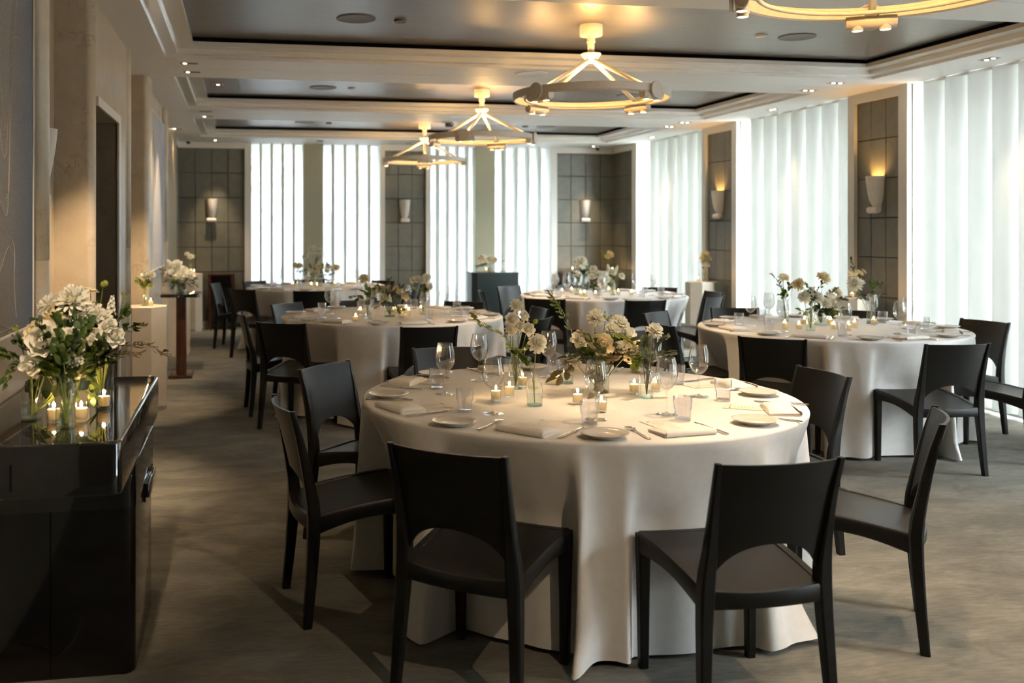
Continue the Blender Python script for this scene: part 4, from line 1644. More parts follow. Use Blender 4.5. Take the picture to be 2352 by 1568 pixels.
def posy(key, base, vk, h, r, where, blooms, greens, group_name, zt=ZT, water=.4):
    """vase with blooms and foliage; blooms = (kind, dx, dy, z above table, size); greens = (dx, dy, dz, leafhalfwidth, leaflen, n, mat)"""
    v = vase(vk, (base[0], base[1], zt), where[0], None, h=h, r=r, water=water)
    ft = (base[0], base[1], zt + .012)
    for k, dx, dy, dz, s in blooms:
        flower(k, (base[0] + dx, base[1] + dy, zt + dz), ft, s, KINDS[k][0].replace('_', ' ') + ' ' + where[1], KINDS[k][0].replace('_', ' ') + 's ' + where[1], tilt=(dx * 6 + rnd.uniform(-.2, .2), -.6, .7))
    for i, (dx, dy, dz, lw, ll, n, mat) in enumerate(greens):
        leafy('leafy_sprig', 'green sprig ' + where[1], 'foliage', 'green sprigs ' + where[1], [ft, (base[0] + dx * .25, base[1] + dy * .25, zt + h + (dz - h) * .35), (base[0] + dx, base[1] + dy, zt + dz)], lw, ll, n, mat, 'stem', int(abs(dx) * 1000 + dz * 100 + i), start=.45)


G = lambda *a: a
# ---- middle table
posy('mid', (.98, 7.621), 'tall', .155, .032, ('clear bottle with a round dahlia, left in the middle table cluster', 'in the left bottle of the middle table'),
     [('cream_dahlia', -.03, 0, .315, .042)], [(-.13, 0, .17, .016, .06, 7, 'leaf'), (.05, 0, .24, .014, .04, 12, 'leaf'), (.0, 0, .25, .014, .04, 10, 'leaf_lime'), (-.05, -.03, .22, .012, .04, 9, 'leaf')], 'a')
posy('mid', (1.18, 7.782), 'cylinder', .11, .048, ('low wide glass vase at the middle of the middle table', 'in the low vase of the middle table'),
     [('cream_rose', -.10, 0, .20, .04), ('stock', -.01, -.06, .16, .07), ('cream_rose', .11, -.02, .16, .036), ('ruffled', .0, .02, .22, .034), ('cream_rose', .06, 0, .21, .035), ('ruffled', -.05, .03, .22, .03), ('cream_rose', -.06, -.03, .15, .034)],
     [(-.16, 0, .15, .02, .06, 12, 'leaf_olive'), (.16, 0, .18, .02, .06, 12, 'leaf_dark'), (-.08, 0, .25, .016, .06, 12, 'leaf'), (.10, 0, .25, .02, .06, 12, 'leaf_dark'), (.0, 0, .28, .012, .07, 12, 'leaf_olive'), (.07, -.05, .07, .02, .055, 8, 'leaf_dark'), (-.14, -.03, .09, .02, .055, 10, 'leaf_olive')], 'b')
posy('mid', (1.479, 7.893), 'tall', .15, .030, ('clear bottle of white roses, right in the middle table cluster', 'in the right bottle of the middle table'),
     [('rose', -.04, 0, .29, .032), ('rose', .0, -.02, .28, .034), ('rose', .03, 0, .31, .03), ('ruffled', .05, -.02, .23, .03), ('rose', -.08, 0, .29, .026)], [(-.07, 0, .22, .014, .045, 10, 'leaf'), (.07, 0, .27, .012, .04, 10, 'leaf_lime'), (.02, 0, .20, .014, .045, 10, 'leaf')], 'c')
# ---- table beside the blinds
posy('blind', (4.173, 6.902), 'bud', .15, .03, ('clear bud vase with dark-eyed flowers, table beside the blinds', 'in the left bud vase, table beside the blinds'),
     [('daisy', -.03, -.03, .33, .045), ('bud', .07, -.02, .29, .022)], [(-.10, 0, .36, .007, .05, 14, 'leaf_dark'), (.05, 0, .28, .012, .04, 12, 'leaf'), (.0, 0, .22, .012, .04, 12, 'leaf_lime'), (-.05, 0, .2, .01, .03, 10, 'leaf')], 'd')
posy('blind', (3.934, 6.18), 'tall', .16, .030, ('clear bottle in front of the big vase, table beside the blinds', 'in the front bottle, table beside the blinds'),
     [('cream_dahlia', -.09, 0, .325, .042), ('ruffled', -.05, 0, .23, .045), ('ruffled', .05, 0, .23, .04), ('stock', .01, 0, .28, .08)], [(.09, 0, .33, .008, .03, 16, 'leaf_dark'), (-.02, 0, .32, .008, .03, 14, 'leaf'), (.02, 0, .22, .012, .04, 10, 'leaf')], 'e')
posy('blind', (4.243, 6.537), 'cylinder', .12, .05, ('wide glass vase of dahlias at the middle, table beside the blinds', 'in the wide vase, table beside the blinds'),
     [('cream_dahlia', .02, 0, .35, .048), ('rose', -.06, 0, .20, .04), ('rose', .06, -.02, .20, .04), ('cream_dahlia', .13, 0, .24, .038), ('ruffled', .0, -.06, .16, .045), ('rose', -.11, 0, .22, .035), ('ruffled', .09, -.04, .14, .04)],
     [(-.17, 0, .10, .018, .05, 12, 'leaf'), (.2, 0, .2, .016, .06, 16, 'leaf_dark'), (.12, 0, .27, .014, .05, 12, 'leaf'), (-.08, 0, .27, .014, .04, 12, 'leaf'), (.02, -.08, .08, .02, .06, 12, 'leaf_dark'), (-.06, -.06, .10, .02, .06, 12, 'leaf_dark'), (.15, -.04, .1, .02, .06, 12, 'leaf')], 'f')
posy('blind', (4.72, 6.624), 'tall', .15, .030, ('clear bottle with one dahlia at right, table beside the blinds', 'in the right bottle, table beside the blinds'),
     [('dahlia', -.13, 0, .295, .055)], [(.08, 0, .30, .012, .04, 18, 'eucalyptus'), (.02, 0, .31, .012, .04, 14, 'leaf'), (-.10, 0, .19, .012, .045, 16, 'leaf_dark'), (.12, 0, .22, .010, .04, 12, 'eucalyptus')], 'g')
# ---- table by the back windows
posy('back', (.686, 12.05), 'tall', .15, .03, ('clear bottle at left of the cluster, table by the back windows', 'in the left bottle, table by the back windows'),
     [('cream_rose', .0, 0, .25, .04), ('daisy', -.05, 0, .28, .03)], [(-.06, 0, .27, .012, .04, 12, 'leaf_lime'), (.09, 0, .22, .014, .05, 12, 'leaf')], 'h')
posy('back', (.937, 12.2), 'cylinder', .12, .05, ('low wide vase of greenery, table by the back windows', 'in the wide vase, table by the back windows'),
     [('rose', -.10, 0, .20, .035), ('bud', .05, 0, .26, .03), ('cream_rose', .0, -.02, .24, .035), ('rose', -.04, 0, .17, .04), ('cream_rose', .10, 0, .18, .03)],
     [(-.17, 0, .16, .018, .05, 14, 'leaf_lime'), (.17, 0, .14, .018, .05, 14, 'leaf_dark'), (-.1, 0, .26, .016, .05, 12, 'leaf'), (.1, 0, .26, .016, .05, 12, 'leaf'), (.12, -.03, .08, .018, .05, 10, 'leaf_dark'), (-.12, -.03, .10, .018, .05, 12, 'leaf_lime')], 'i')
posy('back', (.90, 12.6), 'tall', .20, .032, ('tallest clear bottle behind the greenery, table by the back windows', 'in the tallest bottle, table by the back windows'),
     [('ruffled', .0, 0, .44, .06), ('rose', -.09, 0, .36, .04), ('ruffled', .07, 0, .42, .05)], [(.18, 0, .44, .008, .03, 16, 'leaf_dark'), (.06, 0, .33, .012, .04, 10, 'leaf'), (.2, 0, .3, .007, .03, 12, 'leaf_dark')], 'j')
posy('back', (1.09, 12.05), 'tall', .15, .03, ('clear bottle with a cream dahlia at right, table by the back windows', 'in the right bottle, table by the back windows'),
     [('cream_dahlia', .06, 0, .23, .05), ('rose', -.04, 0, .24, .035)], [(-.05, 0, .28, .012, .04, 10, 'leaf'), (.05, 0, .2, .012, .04, 10, 'leaf')], 'k')
# ---- table before the lectern
posy('corner', (3.595, 10.052), 'tall', .15, .03, ('clear bottle with a loose rose at left, table before the lectern', 'in the left bottle, table before the lectern'),
     [('rose', .0, 0, .22, .035)], [(.02, 0, .2, .014, .045, 12, 'leaf_lime'), (-.03, 0, .24, .012, .04, 10, 'leaf')], 'l')
posy('corner', (3.875, 10.60), 'tall', .16, .032, ('clear bottle with one big white dahlia, table before the lectern', 'in the big-dahlia bottle, table before the lectern'),
     [('dahlia', -.04, 0, .33, .075)], [(.09, 0, .30, .014, .045, 12, 'leaf'), (.0, 0, .22, .014, .05, 14, 'leaf_dark'), (.1, 0, .22, .014, .04, 10, 'leaf')], 'm')
posy('corner', (3.77, 9.90), 'cylinder', .11, .05, ('low wide vase at the middle, table before the lectern', 'in the wide vase, table before the lectern'),
     [('ruffled', .02, 0, .22, .05), ('rose', -.06, 0, .2, .04), ('ruffled', .1, 0, .18, .045), ('dahlia', .04, -.03, .14, .05), ('rose', -.04, 0, .28, .035)], [(-.14, 0, .12, .018, .05, 12, 'leaf'), (.15, 0, .12, .018, .05, 12, 'leaf'), (-.05, 0, .08, .018, .05, 12, 'leaf_dark')], 'n')
posy('corner', (3.96, 9.935), 'tall', .16, .03, ('clear bottle of white stock at right, table before the lectern', 'in the right bottle, table before the lectern'),
     [('stock', -.05, 0, .30, .10), ('stock', .04, 0, .28, .11), ('ruffled', .10, 0, .20, .04), ('ruffled', .0, 0, .24, .045)], [(.08, 0, .26, .012, .04, 10, 'leaf_lime'), (-.02, 0, .2, .014, .05, 10, 'leaf')], 'o')

# ------------------------------------------------------------------ chandeliers
def chandelier(y, phi, label, uplight=1.0, down=1.0):
    x = 2.40
    zr = 2.405
    t = thing('ring_chandelier', label, 'chandelier', (x, y, 0), 0, 'ring chandeliers down the middle of the ceiling')
    obj('canopy', MB().lathe([(0, 2.905), (.078, 2.905), (.079, 2.90), (.079, 2.835), (.076, 2.828), (0, 2.828)], 36), 'arm', t)
    obj('pole', MB().lathe([(.028, 2.83), (.028, 2.795), (.030, 2.793), (.030, 2.78), (.024, 2.778), (.024, 2.70)], 24), 'arm', t)
    obj('hub', MB().lathe([(0, 2.708), (.066, 2.706), (.070, 2.700), (.060, 2.685), (.032, 2.655), (.016, 2.640), (0, 2.638)], 32), 'arm', t)
    rm = MB()
    RO = 0.545

    def band(r0, z_0, z_1, th):
        pr = [(r0, z_0 + .006), (r0 + .002, z_1 - .004), (r0 - th * .5, z_1), (r0 - th, z_1 - .004), (r0 - th, z_0 + .006), (r0 - th * .5, z_0)]
        n = 72
        vs = [(r * cos(2 * pi * k / n), r * sin(2 * pi * k / n), z) for r, z in pr for k in range(n)]
        fs = []
        for j in range(6):
            for k in range(n):
                fs.append((j * n + k, j * n + (k + 1) % n, ((j + 1) % 6) * n + (k + 1) % n, ((j + 1) % 6) * n + k))
        rm.add(vs, fs)
    band(RO, zr - .028, zr + .028, .016)
    obj('outer_ring', rm, 'metal_white', t)
    rm2 = MB()
    rm2.tube([((RO - .085) * cos(2 * pi * k / 64), (RO - .085) * sin(2 * pi * k / 64), zr - .012) for k in range(64)], .010, 10, closed=True)
    obj('inner_ring', rm2, 'metal_white', t)
    for k in range(4):
        a = R(phi + 90 * k)
        ca, sa = cos(a), sin(a)
        am = MB()
        am.tube([(.012 * ca, .012 * sa, 2.665), ((RO - .05) * ca, (RO - .05) * sa, zr + .004)], .0145, 12)
        obj('arm', am, 'arm', t)
        mt = Matrix.Translation(((RO - .03) * ca, (RO - .03) * sa, zr - .042)) @ Matrix.Rotation(a + pi / 2, 4, 'Z') @ Matrix.Rotation(pi / 2, 4, 'Y')
        hm = MB()
        hm.lathe([(0, -.10), (.027, -.10), (.0285, -.098), (.0285, .098), (.027, .10), (0, .10)], 28, mt)
        for s in (-1, 1):
            hm.tube([((RO - .035) * ca - s * .02 * sa, (RO - .035) * sa + s * .02 * ca, zr - .02), ((RO - .085) * ca - s * .03 * sa, (RO - .085) * sa + s * .03 * ca, zr - .012)], .004, 6)
        h = obj('lamp_head', hm, 'metal_white', t)
        dm = MB()
        md = Matrix.Translation(((RO + .012) * ca, (RO + .012) * sa, zr - .012)) @ Matrix.Rotation(a, 4, 'Z') @ Matrix.Rotation(pi / 2, 4, 'Y')
        dm.lathe([(0, -.007), (.055, -.007), (.057, -.005), (.057, .005), (.055, .007), (0, .007)], 36, md)
        obj('end_disc', dm, 'metal_white', h)
        for s in (-1, 1):
            cm = MB()
            em = MB()
            cx_, cy_ = (RO - .03) * ca - s * .055 * sa, (RO - .03) * sa + s * .055 * ca
            cm.lathe([(.024, .012), (.024, -.008), (.021, -.008), (.021, .006)], 20, Matrix.Translation((cx_, cy_, zr - .070)))
            em.lathe([(0, 0), (.0205, 0)], 20, Matrix.Translation((cx_, cy_, zr - .0745)))
            obj('lamp_collar', cm, 'metal_white', h)
            obj('lamp_face', em, 'lamp', h)
        light('chandelier_uplight', 'SPOT', (x + (RO - .045) * ca, y + (RO - .045) * sa, zr + .035), 11 * uplight, (1.0, .58, .20), .02, (x + .05 * ca, y + .05 * sa, 2.95), 110, 1.0)
        light('chandelier_spot', 'SPOT', (x + (RO - .03) * ca, y + (RO - .03) * sa, zr - .082), 15 * down, WARM, .022, (x + (RO + .12) * ca, y + (RO + .12) * sa, 0), 66, .7)
    light('chandelier_uplight', 'POINT', (x, y, zr + .16), 9 * uplight, (1.0, .58, .20), .06)  # extra point in mid-ring, added to warm the ceiling and inner ring
    return t


chandelier(3.28, 60, 'large off-white ring chandelier cut by the top edge, nearest of four', 1.0, 2.4)
chandelier(6.42, -151, 'off-white ring chandelier above the front of the room, second of four', 1.0, 1.8)
chandelier(9.55, -122, 'off-white ring chandelier, third of four into the room', 1.0, 1.8)
chandelier(12.70, -100, 'off-white ring chandelier, last of four, in front of the back windows', 1.0, 1.6)


# ------------------------------------------------------------------ sconces
def sconce(loc, rz, label, lit, power=9.0):
    """half-cup plaster uplight on a roll; back plane at local y=0, projects to -Y"""
    t = thing('wall_sconce', label, 'wall light', loc, rz, 'plaster cup sconces')
    prof = [(.036, 0.045), (.052, .075), (.064, .11), (.075, .18), (.083, .26), (.088, .335)]
    sm = MB()
    n = 20
    vs = []
    for j, (r, z) in enumerate(prof):
        for k in range(n + 1):
            a = pi + pi * k / n
            vs.append((r * cos(a), r * 1.45 * sin(a) + .006, z))
    inner = []
    for j, (r, z) in enumerate(reversed(prof)):
        for k in range(n + 1):
            a = pi + pi * k / n
            rr_ = max(.01, r - .008)
            inner.append((rr_ * cos(a), rr_ * 1.45 * sin(a) + .006, z + (.0 if j else -.0)))
    vs += inner
    m_ = len(prof) * 2
    fs = []
    for j in range(m_ - 1):
        for k in range(n):
            p = j * (n + 1) + k
            fs.append((p, p + 1, p + n + 2, p + n + 1))
    sm.add(vs, fs)
    # floor of the cup
    sm.add([((prof[0][0]) * cos(pi + pi * k / n), prof[0][0] * 1.45 * sin(pi + pi * k / n) - .004, .046) for k in range(n + 1)], [tuple(range(n + 1))])
    obj('cup', sm, 'plaster', t, ang=50)
    bm_ = MB()
    bm_.lathe([(0, -.068), (.026, -.068), (.031, -.062), (.031, .062), (.026, .068), (0, .068)], 24, Matrix.Translation((0, -.052, .018)) @ Matrix.Rotation(pi / 2, 4, 'Y'))
    bm_.box(-.045, .045, -.04, 0, .0, .06)
    obj('roll_bracket', bm_, 'plaster', t, ang=50)
    if lit:
        q = Matrix.Rotation(rz, 3, 'Z') @ Vector((0, -.055, .24))
        light('sconce_light', 'POINT', tuple(Vector(loc) + q), power, (1.0, .53, .15), .03)
    return t


sconce((-.465, BACK - .008, 1.60), 0, 'white plaster cup sconce on the leftmost back-wall leather panel', False)
sconce((2.46, BACK - .008, 1.60), 0, 'white plaster cup sconce on the middle back-wall leather panel', False)
sconce((5.385, BACK - .008, 1.61), 0, 'white plaster cup sconce on the right back-wall leather panel', False)
sconce((XR + .002, 11.16, 1.625), -pi / 2, 'glowing white plaster cup sconce on the farther right-hand pier', True)
sconce((XR + .002, 8.13, 1.64), -pi / 2, 'glowing white plaster cup sconce on the nearer right-hand pier', True)
sconce((-.965, 4.66, 1.60), pi / 2, 'white plaster cup sconce half hidden behind the near stone column', False)
sconce((XL, 8.1, 1.62), pi / 2, 'white plaster cup sconce hidden in the stone niche above the octagonal pedestal', False) if False else None


# ------------------------------------------------------------------ ceiling fittings
def downlight(x, y, z, label, lit=True, aim=None, power=30, n=2, rz=0.0, angle=44, col=WARM):
    t = thing('recessed_downlight', label, 'downlight', (x, y, z), rz, 'recessed ceiling downlights')
    w_, d_ = (.075, .042) if n == 2 else (.05, .05)
    fm = MB()
    fm.box(-w_, w_, -d_, d_, -.004, .0)
    obj('trim_plate', fm, 'white_plastic', t, smooth=False)
    dm = MB()
    dm.box(-w_ + .008, w_ - .008, -d_ + .008, d_ - .008, -.0052, -.004)
    obj('recess', dm, 'trimdark', t, smooth=False)
    for k in range(n):
        em = MB()
        cx_ = (k - (n - 1) / 2) * .066
        em.lathe([(0, -.0075), (.013, -.0075), (.015, -.0050)], 20, Matrix.Translation((cx_, 0, 0)))
        obj('lamp_face', em, 'lamp' if lit and not (k == 1 and x < 0) else 'trimdark', t)
    if lit and power:
        light('downlight_beam', 'SPOT', (x, y, z - .02), power, col, .03, aim if aim else (x, y, 0), angle, .75)


downlight(-.417, 7.74, CEIL, 'nearer lit downlight on the beam by the stone wall', True, (-.85, 8.1, .9), 130)
downlight(-.417, 8.165, CEIL, 'farther lit downlight on the beam by the stone wall', True, (-.75, 9.6, 1.2), 90)
downlight(-.405, 10.86, CEIL, 'unlit pair of sockets on the third beam by the stone wall', False)
downlight(-.405, 11.34, CEIL, 'lit downlight on the third beam by the stone wall', True, (-.75, 11.5, .7), 45)
downlight(-.839, 12.77, CEIL, 'lit downlight close to the far stone wall', True, (-.85, 13.9, .6), 35)
downlight(-.401, 14.30, CEIL, 'small lit downlight over the leftmost back sconce', True, (-.465, 14.62, 0), 60, 1, angle=50)
downlight(2.46, 14.30, CEIL, 'small downlight over the middle back sconce', False, None, 0, 1)
downlight(5.385, 14.30, CEIL, 'small lit downlight over the right back sconce', True, (5.40, 14.62, 0), 60, 1, angle=50)
downlight(-.243, 9.667, 2.905, 'square gilt-lined downlight in the dark third coffer', True, (-.84, 9.7, 1.3), 60, 1)
downlight(5.62, 6.47, CEIL, 'lit twin downlight above the nearest blind', True, (5.9, 6.47, .2), 34, 2, pi / 2)
downlight(5.203, 7.773, CEIL, 'nearer lit twin downlight before the nearest leather pier', True, (5.5, 8.05, .6), 22)
downlight(5.217, 8.231, CEIL, 'farther lit twin downlight before the nearest leather pier', True, (5.0, 7.4, 0), 22)
downlight(5.66, 9.60, CEIL, 'lit twin downlight above the middle blind', True, (5.9, 9.6, .2), 30, 2, pi / 2)
downlight(5.29, 10.946, CEIL, 'nearer lit downlight before the farther leather pier', True, (5.55, 11.1, .5), 34, 2)
downlight(5.303, 11.411, CEIL, 'farther lit downlight before the farther leather pier', True, (4.6, 10.6, .4), 24)
downlight(5.68, 12.774, CEIL, 'lit twin downlight above the farthest blind', True, (5.9, 12.8, .2), 30, 2, pi / 2)
downlight(-.417, 1.60, CEIL, 'downlight aimed at the near canvas', True, (-.85, 2.95, 1.5), 130)
downlight(-.417, 5.02, CEIL, 'downlight aimed into the near niche', True, (-1.0, 5.60, .3), 170)
downlight(-.417, 4.60, CEIL, 'downlight aimed at the aisle floor', True, (-.2, 4.9, 0), 25)
downlight(5.21, 4.70, CEIL, 'downlight before the pier by the camera, nearer', True, (3.3, 3.7, 0), 80, angle=50)
downlight(5.21, 5.15, CEIL, 'downlight before the pier by the camera, farther', True, (4.4, 4.2, 0), 15, angle=50)


downlight(1.4, .60, CEIL, 'added fill downlight behind the camera, facing the front table', True, (1.3, 3.2, .4), 45, angle=60)  # unseen spot added as warm fill on the front cloth


def disc(name, x, y, z, r, th, mat, label, cat, grp, dome=False):
    m = MB()
    if dome:
        m.lathe([(0, -th), (r * .55, -th * .92), (r * .9, -th * .5), (r, 0)], 24)
    else:
        m.lathe([(0, -th), (r * .86, -th), (r * .9, -th * 1.25), (r * .985, -th * 1.1), (r, 0)], 40)
    tag(obj(name, m, mat, loc=(x, y, z)), label, cat, grp)


SPK = 'ceiling speakers'
disc('ceiling_speaker', .755, 6.497, 2.905, .135, .006, 'speaker', 'round brown ceiling speaker left of the second chandelier', 'speaker', SPK)
disc('ceiling_speaker', 4.053, 6.54, 2.905, .135, .006, 'speaker', 'round grey ceiling speaker right of the second chandelier', 'speaker', SPK)
disc('ceiling_speaker', .793, 9.705, 2.905, .135, .006, 'speaker', 'round ceiling speaker left of the third chandelier', 'speaker', SPK)
disc('ceiling_speaker', 4.05, 9.70, 2.905, .135, .006, 'speaker', 'round ceiling speaker right of the third chandelier', 'speaker', SPK)
disc('ceiling_speaker', .811, 12.877, 2.905, .135, .006, 'speaker', 'round ceiling speaker left of the last chandelier', 'speaker', SPK)
disc('ceiling_speaker', 4.155, 12.861, 2.905, .135, .006, 'speaker', 'round ceiling speaker right of the last chandelier', 'speaker', SPK)
disc('ceiling_speaker', 2.377, 7.767, CEIL, .135, .006, 'white_plastic', 'round white ceiling speaker on the beam behind the second chandelier', 'speaker', SPK)
disc('ceiling_speaker', 2.478, 10.825, CEIL, .135, .006, 'white_plastic', 'round white ceiling speaker on the beam behind the third chandelier', 'speaker', SPK)
SPR = 'ceiling sprinkler caps'
disc('sprinkler_cap', 1.056, 6.492, 2.905, .042, .012, 'speaker', 'small round sprinkler cap left of the second chandelier', 'sprinkler', SPR)
disc('sprinkler_cap', 3.758, 6.528, 2.905, .042, .012, 'white_plastic', 'small round sprinkler cap right of the second chandelier', 'sprinkler', SPR)
disc('sprinkler_cap', 1.085, 9.698, 2.905, .042, .012, 'white_plastic', 'small white sprinkler cap left of the third chandelier', 'sprinkler', SPR)
disc('sprinkler_cap', 1.129, 12.90, 2.905, .042, .012, 'speaker', 'small round sprinkler cap left of the last chandelier', 'sprinkler', SPR)
disc('sprinkler_cap', 3.838, 12.831, 2.905, .042, .012, 'speaker', 'small round sprinkler cap right of the last chandelier', 'sprinkler', SPR)
disc('sprinkler_cap', 1.111, 14.145, CEIL, .05, .010, 'speaker', 'small round cap on the soffit before the back windows', 'sprinkler', SPR)
t = thing('smoke_detector', 'brownish smoke detector on the beam before the last coffer', 'smoke detector', (2.462, 11.42, CEIL))
obj('base', MB().lathe([(0, -.012), (.085, -.012), (.09, 0)], 28), 'white_plastic', t)
obj('sensor', MB().lathe([(0, -.062), (.040, -.060), (.052, -.05), (.052, -.012)], 24), 'speaker', t)
for i, (x, y, tx) in enumerate(((-.79, 14.45, 'left'), (4.93 + .6, 14.5, 'right'))):
    t = thing('dome_camera', 'tiny dark dome camera in the %s back corner of the ceiling' % tx, 'security camera', (x, y, CEIL))
    obj('base', MB().lathe([(0, -.012), (.04, -.012), (.042, 0)], 20), 'white_plastic', t)
    obj('dome', MB().lathe([(0, -.055), (.022, -.048), (.032, -.03), (.034, -.012)], 20), 'black_plastic', t)


# ------------------------------------------------------------------ canvases on the stone wall
def canvas(xp, y0, y1, z0, z1, mat, label, curves, wires):
    t = thing('hanging_canvas', label, 'painting', (xp, 0, 0))
    obj('canvas', MB().box(0, .030, y0, y1, z0, z1), mat, t, smooth=False)
    fm = MB()
    for a, b, c, d in ((y0 - .008, y0, z0, z1), (y1, y1 + .008, z0, z1), (y0 - .008, y1 + .008, z0 - .008, z0), (y0 - .008, y1 + .008, z1, z1 + .008)):
        fm.box(-.004, .034, a, b, c, d)
    obj('edge_strip', fm, 'trim', t, smooth=False)
    if curves:
        cm = MB()
        for pts in curves:
            P = [Vector((.0305, p[0], p[1])) for p in pts]
            out = []
            for i in range(len(P) - 1):
                p0, a, b, p3 = P[max(0, i - 1)], P[i], P[i + 1], P[min(len(P) - 1, i + 2)]
                for k in range(8):
                    f = k / 8
                    out.append(tuple(0.5 * ((2 * a) + (b - p0) * f + (2 * p0 - 5 * a + 4 * b - p3) * f * f + (-p0 + 3 * a - 3 * b + p3) * f ** 3)))
            out.append(tuple(P[-1]))
            cm.tube(out, .0013, 4)
        obj('drawn_line', cm, 'art_line', t)
    for yw in wires:
        wm = MB()
        wm.tube([(.012, yw, z1 + .004), (.012, yw, CEIL - .004)], .0013, 6)
        wm.lathe([(0, CEIL), (.012, CEIL), (.012, CEIL - .006), (0, CEIL - .006)], 12, Matrix.Translation((.012, yw, 0)))
        obj('hanging_wire', wm, 'steel', t)


LN = [[(3.30, 2.35), (3.42, 1.95), (3.55, 1.72), (3.62, 2.0), (3.66, 2.15), (3.76, 2.18)], [(3.25, 2.1), (3.45, 1.66), (3.60, 1.60), (3.62, 1.9), (3.64, 2.5)],
      [(3.2, 1.98), (3.40, 1.66), (3.57, 1.52), (3.61, 1.7), (3.66, 2.05), (3.74, 2.35), (3.80, 2.5)], [(3.2, 1.62), (3.52, 1.47), (3.68, 1.42), (3.69, 1.28), (3.72, 1.15)],
      [(3.35, 1.28), (3.48, 1.33), (3.60, 1.41), (3.67, 1.38)], [(3.25, 1.22), (3.45, 1.16), (3.62, 1.04), (3.64, .98), (3.45, 1.02), (3.40, 1.09)], [(3.30, 2.5), (3.42, 2.2), (3.48, 2.0), (3.56, 1.82)]]
LN = [[(a, min(2.55, max(1.12, b))) for a, b in l] for l in LN]
canvas(-.848, 1.9, 4.0, 1.10, 2.57, 'art_near', 'large dark grainy canvas with pale looping lines, beside the flower console', LN, (2.2, 3.8))
canvas(-.852, 8.96, 10.46, 1.10, 2.57, 'art_far', 'pale grainy canvas hung on wires farther along the stone wall', [[(9.2, 2.4), (9.5, 1.9), (9.8, 2.1), (10.2, 1.5)]], (9.06, 10.08))

# ------------------------------------------------------------------ black console with flowers
t = thing('console_cabinet', 'glossy black lacquer console with overhanging top beside the near canvas', 'cabinet', (0, 0, 0))
top = MB()
pl = rrect(-1.42 + .58, -.350, 2.90, 4.195, .035, 7)
top.prism(pl, .70, .852, None, .006, .004)
obj('top_hood', top, 'lacquer', t, ang=30)
lip = MB()                                            # raised rounded rim round the tray top
out = [Vector((x, y, .853)) for x, y in rrect(-.832, -.358, 2.908, 4.187, .03, 7)]
lip.tube([tuple(p - Vector((0, 0, .0045))) for p in out], .0065, 10, closed=True)
obj('rim', lip, 'lacquer', t)
body = MB()
body.prism(rrect(-.84, -.353, 3.30, 3.90, .035, 7), .0, .70, None, 0, .006)
obj('body', body, 'lacquer2', t, ang=30)
sh = MB()
sh.prism(rrect(-.84, -.348, 3.26, 3.93, .04, 7), .56, .70)
obj('drawer', sh, 'lacquer', t, ang=30)
hd = MB()
hd.prism(rrect(-.349, -.334, 3.60, 3.86, .006, 4), .50, .55, None, .006, .004)
hd.box(-.352, -.345, 3.58, 3.88, .49, .558)
obj('pull_handle', hd, 'lacquer', t, ang=30)
sl = MB().box(-.655, -.650, 2.8985, 2.905, .725, .80)
obj('drawer_slot', sl, 'black', t, smooth=False)
sm_ = MB().box(-.62, -.618, 3.298, 3.31, .01, .55)
obj('door_seam', sm_, 'black', t, smooth=False)
ZC = .8525
GC = 'bottles on the black console'
vase('apothecary', (-.68, 3.312, ZC), 'narrow-necked bottle holding one thick stem, leftmost on the black console', GC, h=.150, r=.034, water=.36)
vase('tall', (-.547, 3.16, ZC), 'clear bottle of many stems nearest the camera on the black console', GC, h=.165, r=.031, water=.42)
vase('tall', (-.60, 3.40, ZC), 'clear bottle behind the nearest one on the black console', GC, h=.165, r=.032, water=.42)
vase('cylinder', (-.50, 3.60, ZC), 'tall clear cylinder vase on the right of the black console', GC, h=.21, r=.042, water=.5)
VC = 'candles on the black console'
for i, (x, y, z, tx) in enumerate(((-.515, 3.25, ZC, 'right of the nearest bottle'), (-.60, 3.25, ZC, 'hidden between the bottles'), (-.475, 3.47, ZC, 'in front of the cylinder vase'))):
    dup(VOT, (x, y, z), 0, 'lit votive candle on the black console, ' + tx, VC)
    light('candle_light', 'POINT', (x, y, z + .053), .9, CANDLE, .005)
ca, cb, cc, cd = (-.68, 3.312, ZC + .012), (-.547, 3.16, ZC + .012), (-.60, 3.40, ZC + .012), (-.50, 3.60, ZC + .012)
gk = lambda k: 'white blooms of the console bouquet'


def cfl(k, x, y, z, s, ft, lab, tilt, grp=None, sr=.0018):
    s *= .84
    sr *= .8
    flower(k, (x, y, z), ft, s, lab, grp, tilt=tilt, stem_r=sr)


BQ = 'in the console bouquet'
cfl('dahlia', -.560, 3.36, 1.232, .062, cc, 'largest white dahlia at the top ' + BQ, (-.3, -.75, .5), sr=.003)
cfl('dahlia', -.632, 3.34, 1.222, .045, ca, 'smaller white dahlia seen from the side, top left ' + BQ, (-.75, -.1, .6), sr=.003)
cfl('daisy', -.527, 3.42, 1.262, .027, cc, 'yellowish flower behind the largest dahlia ' + BQ, (.2, -.1, 1))
cfl('daisy', -.505, 3.38, 1.262, .027, cd, 'yellowish flat flower on a thin stem at the top ' + BQ, (.25, -.1, 1))
cfl('bud', -.468, 3.42, 1.285, .020, cd, 'green anemone bud topping the console bouquet', (.8, -.3, .5), sr=.0026)
cfl('rose', -.545, 3.27, 1.125, .030, cb, 'open white rose near the middle ' + BQ, (.1, -.9, .4))
cfl('cream_rose', -.525, 3.25, 1.088, .023, cb, 'small cream rose under the open white one ' + BQ, (.1, -.9, .3))
cfl('rose', -.430, 3.38, 1.108, .034, cd, 'white double bloom at the right ' + BQ, (.35, -.8, .4))
cfl('rose', -.665, 3.23, 1.043, .034, ca, 'white bell-shaped rose low on the left ' + BQ, (.0, -.75, -.1))
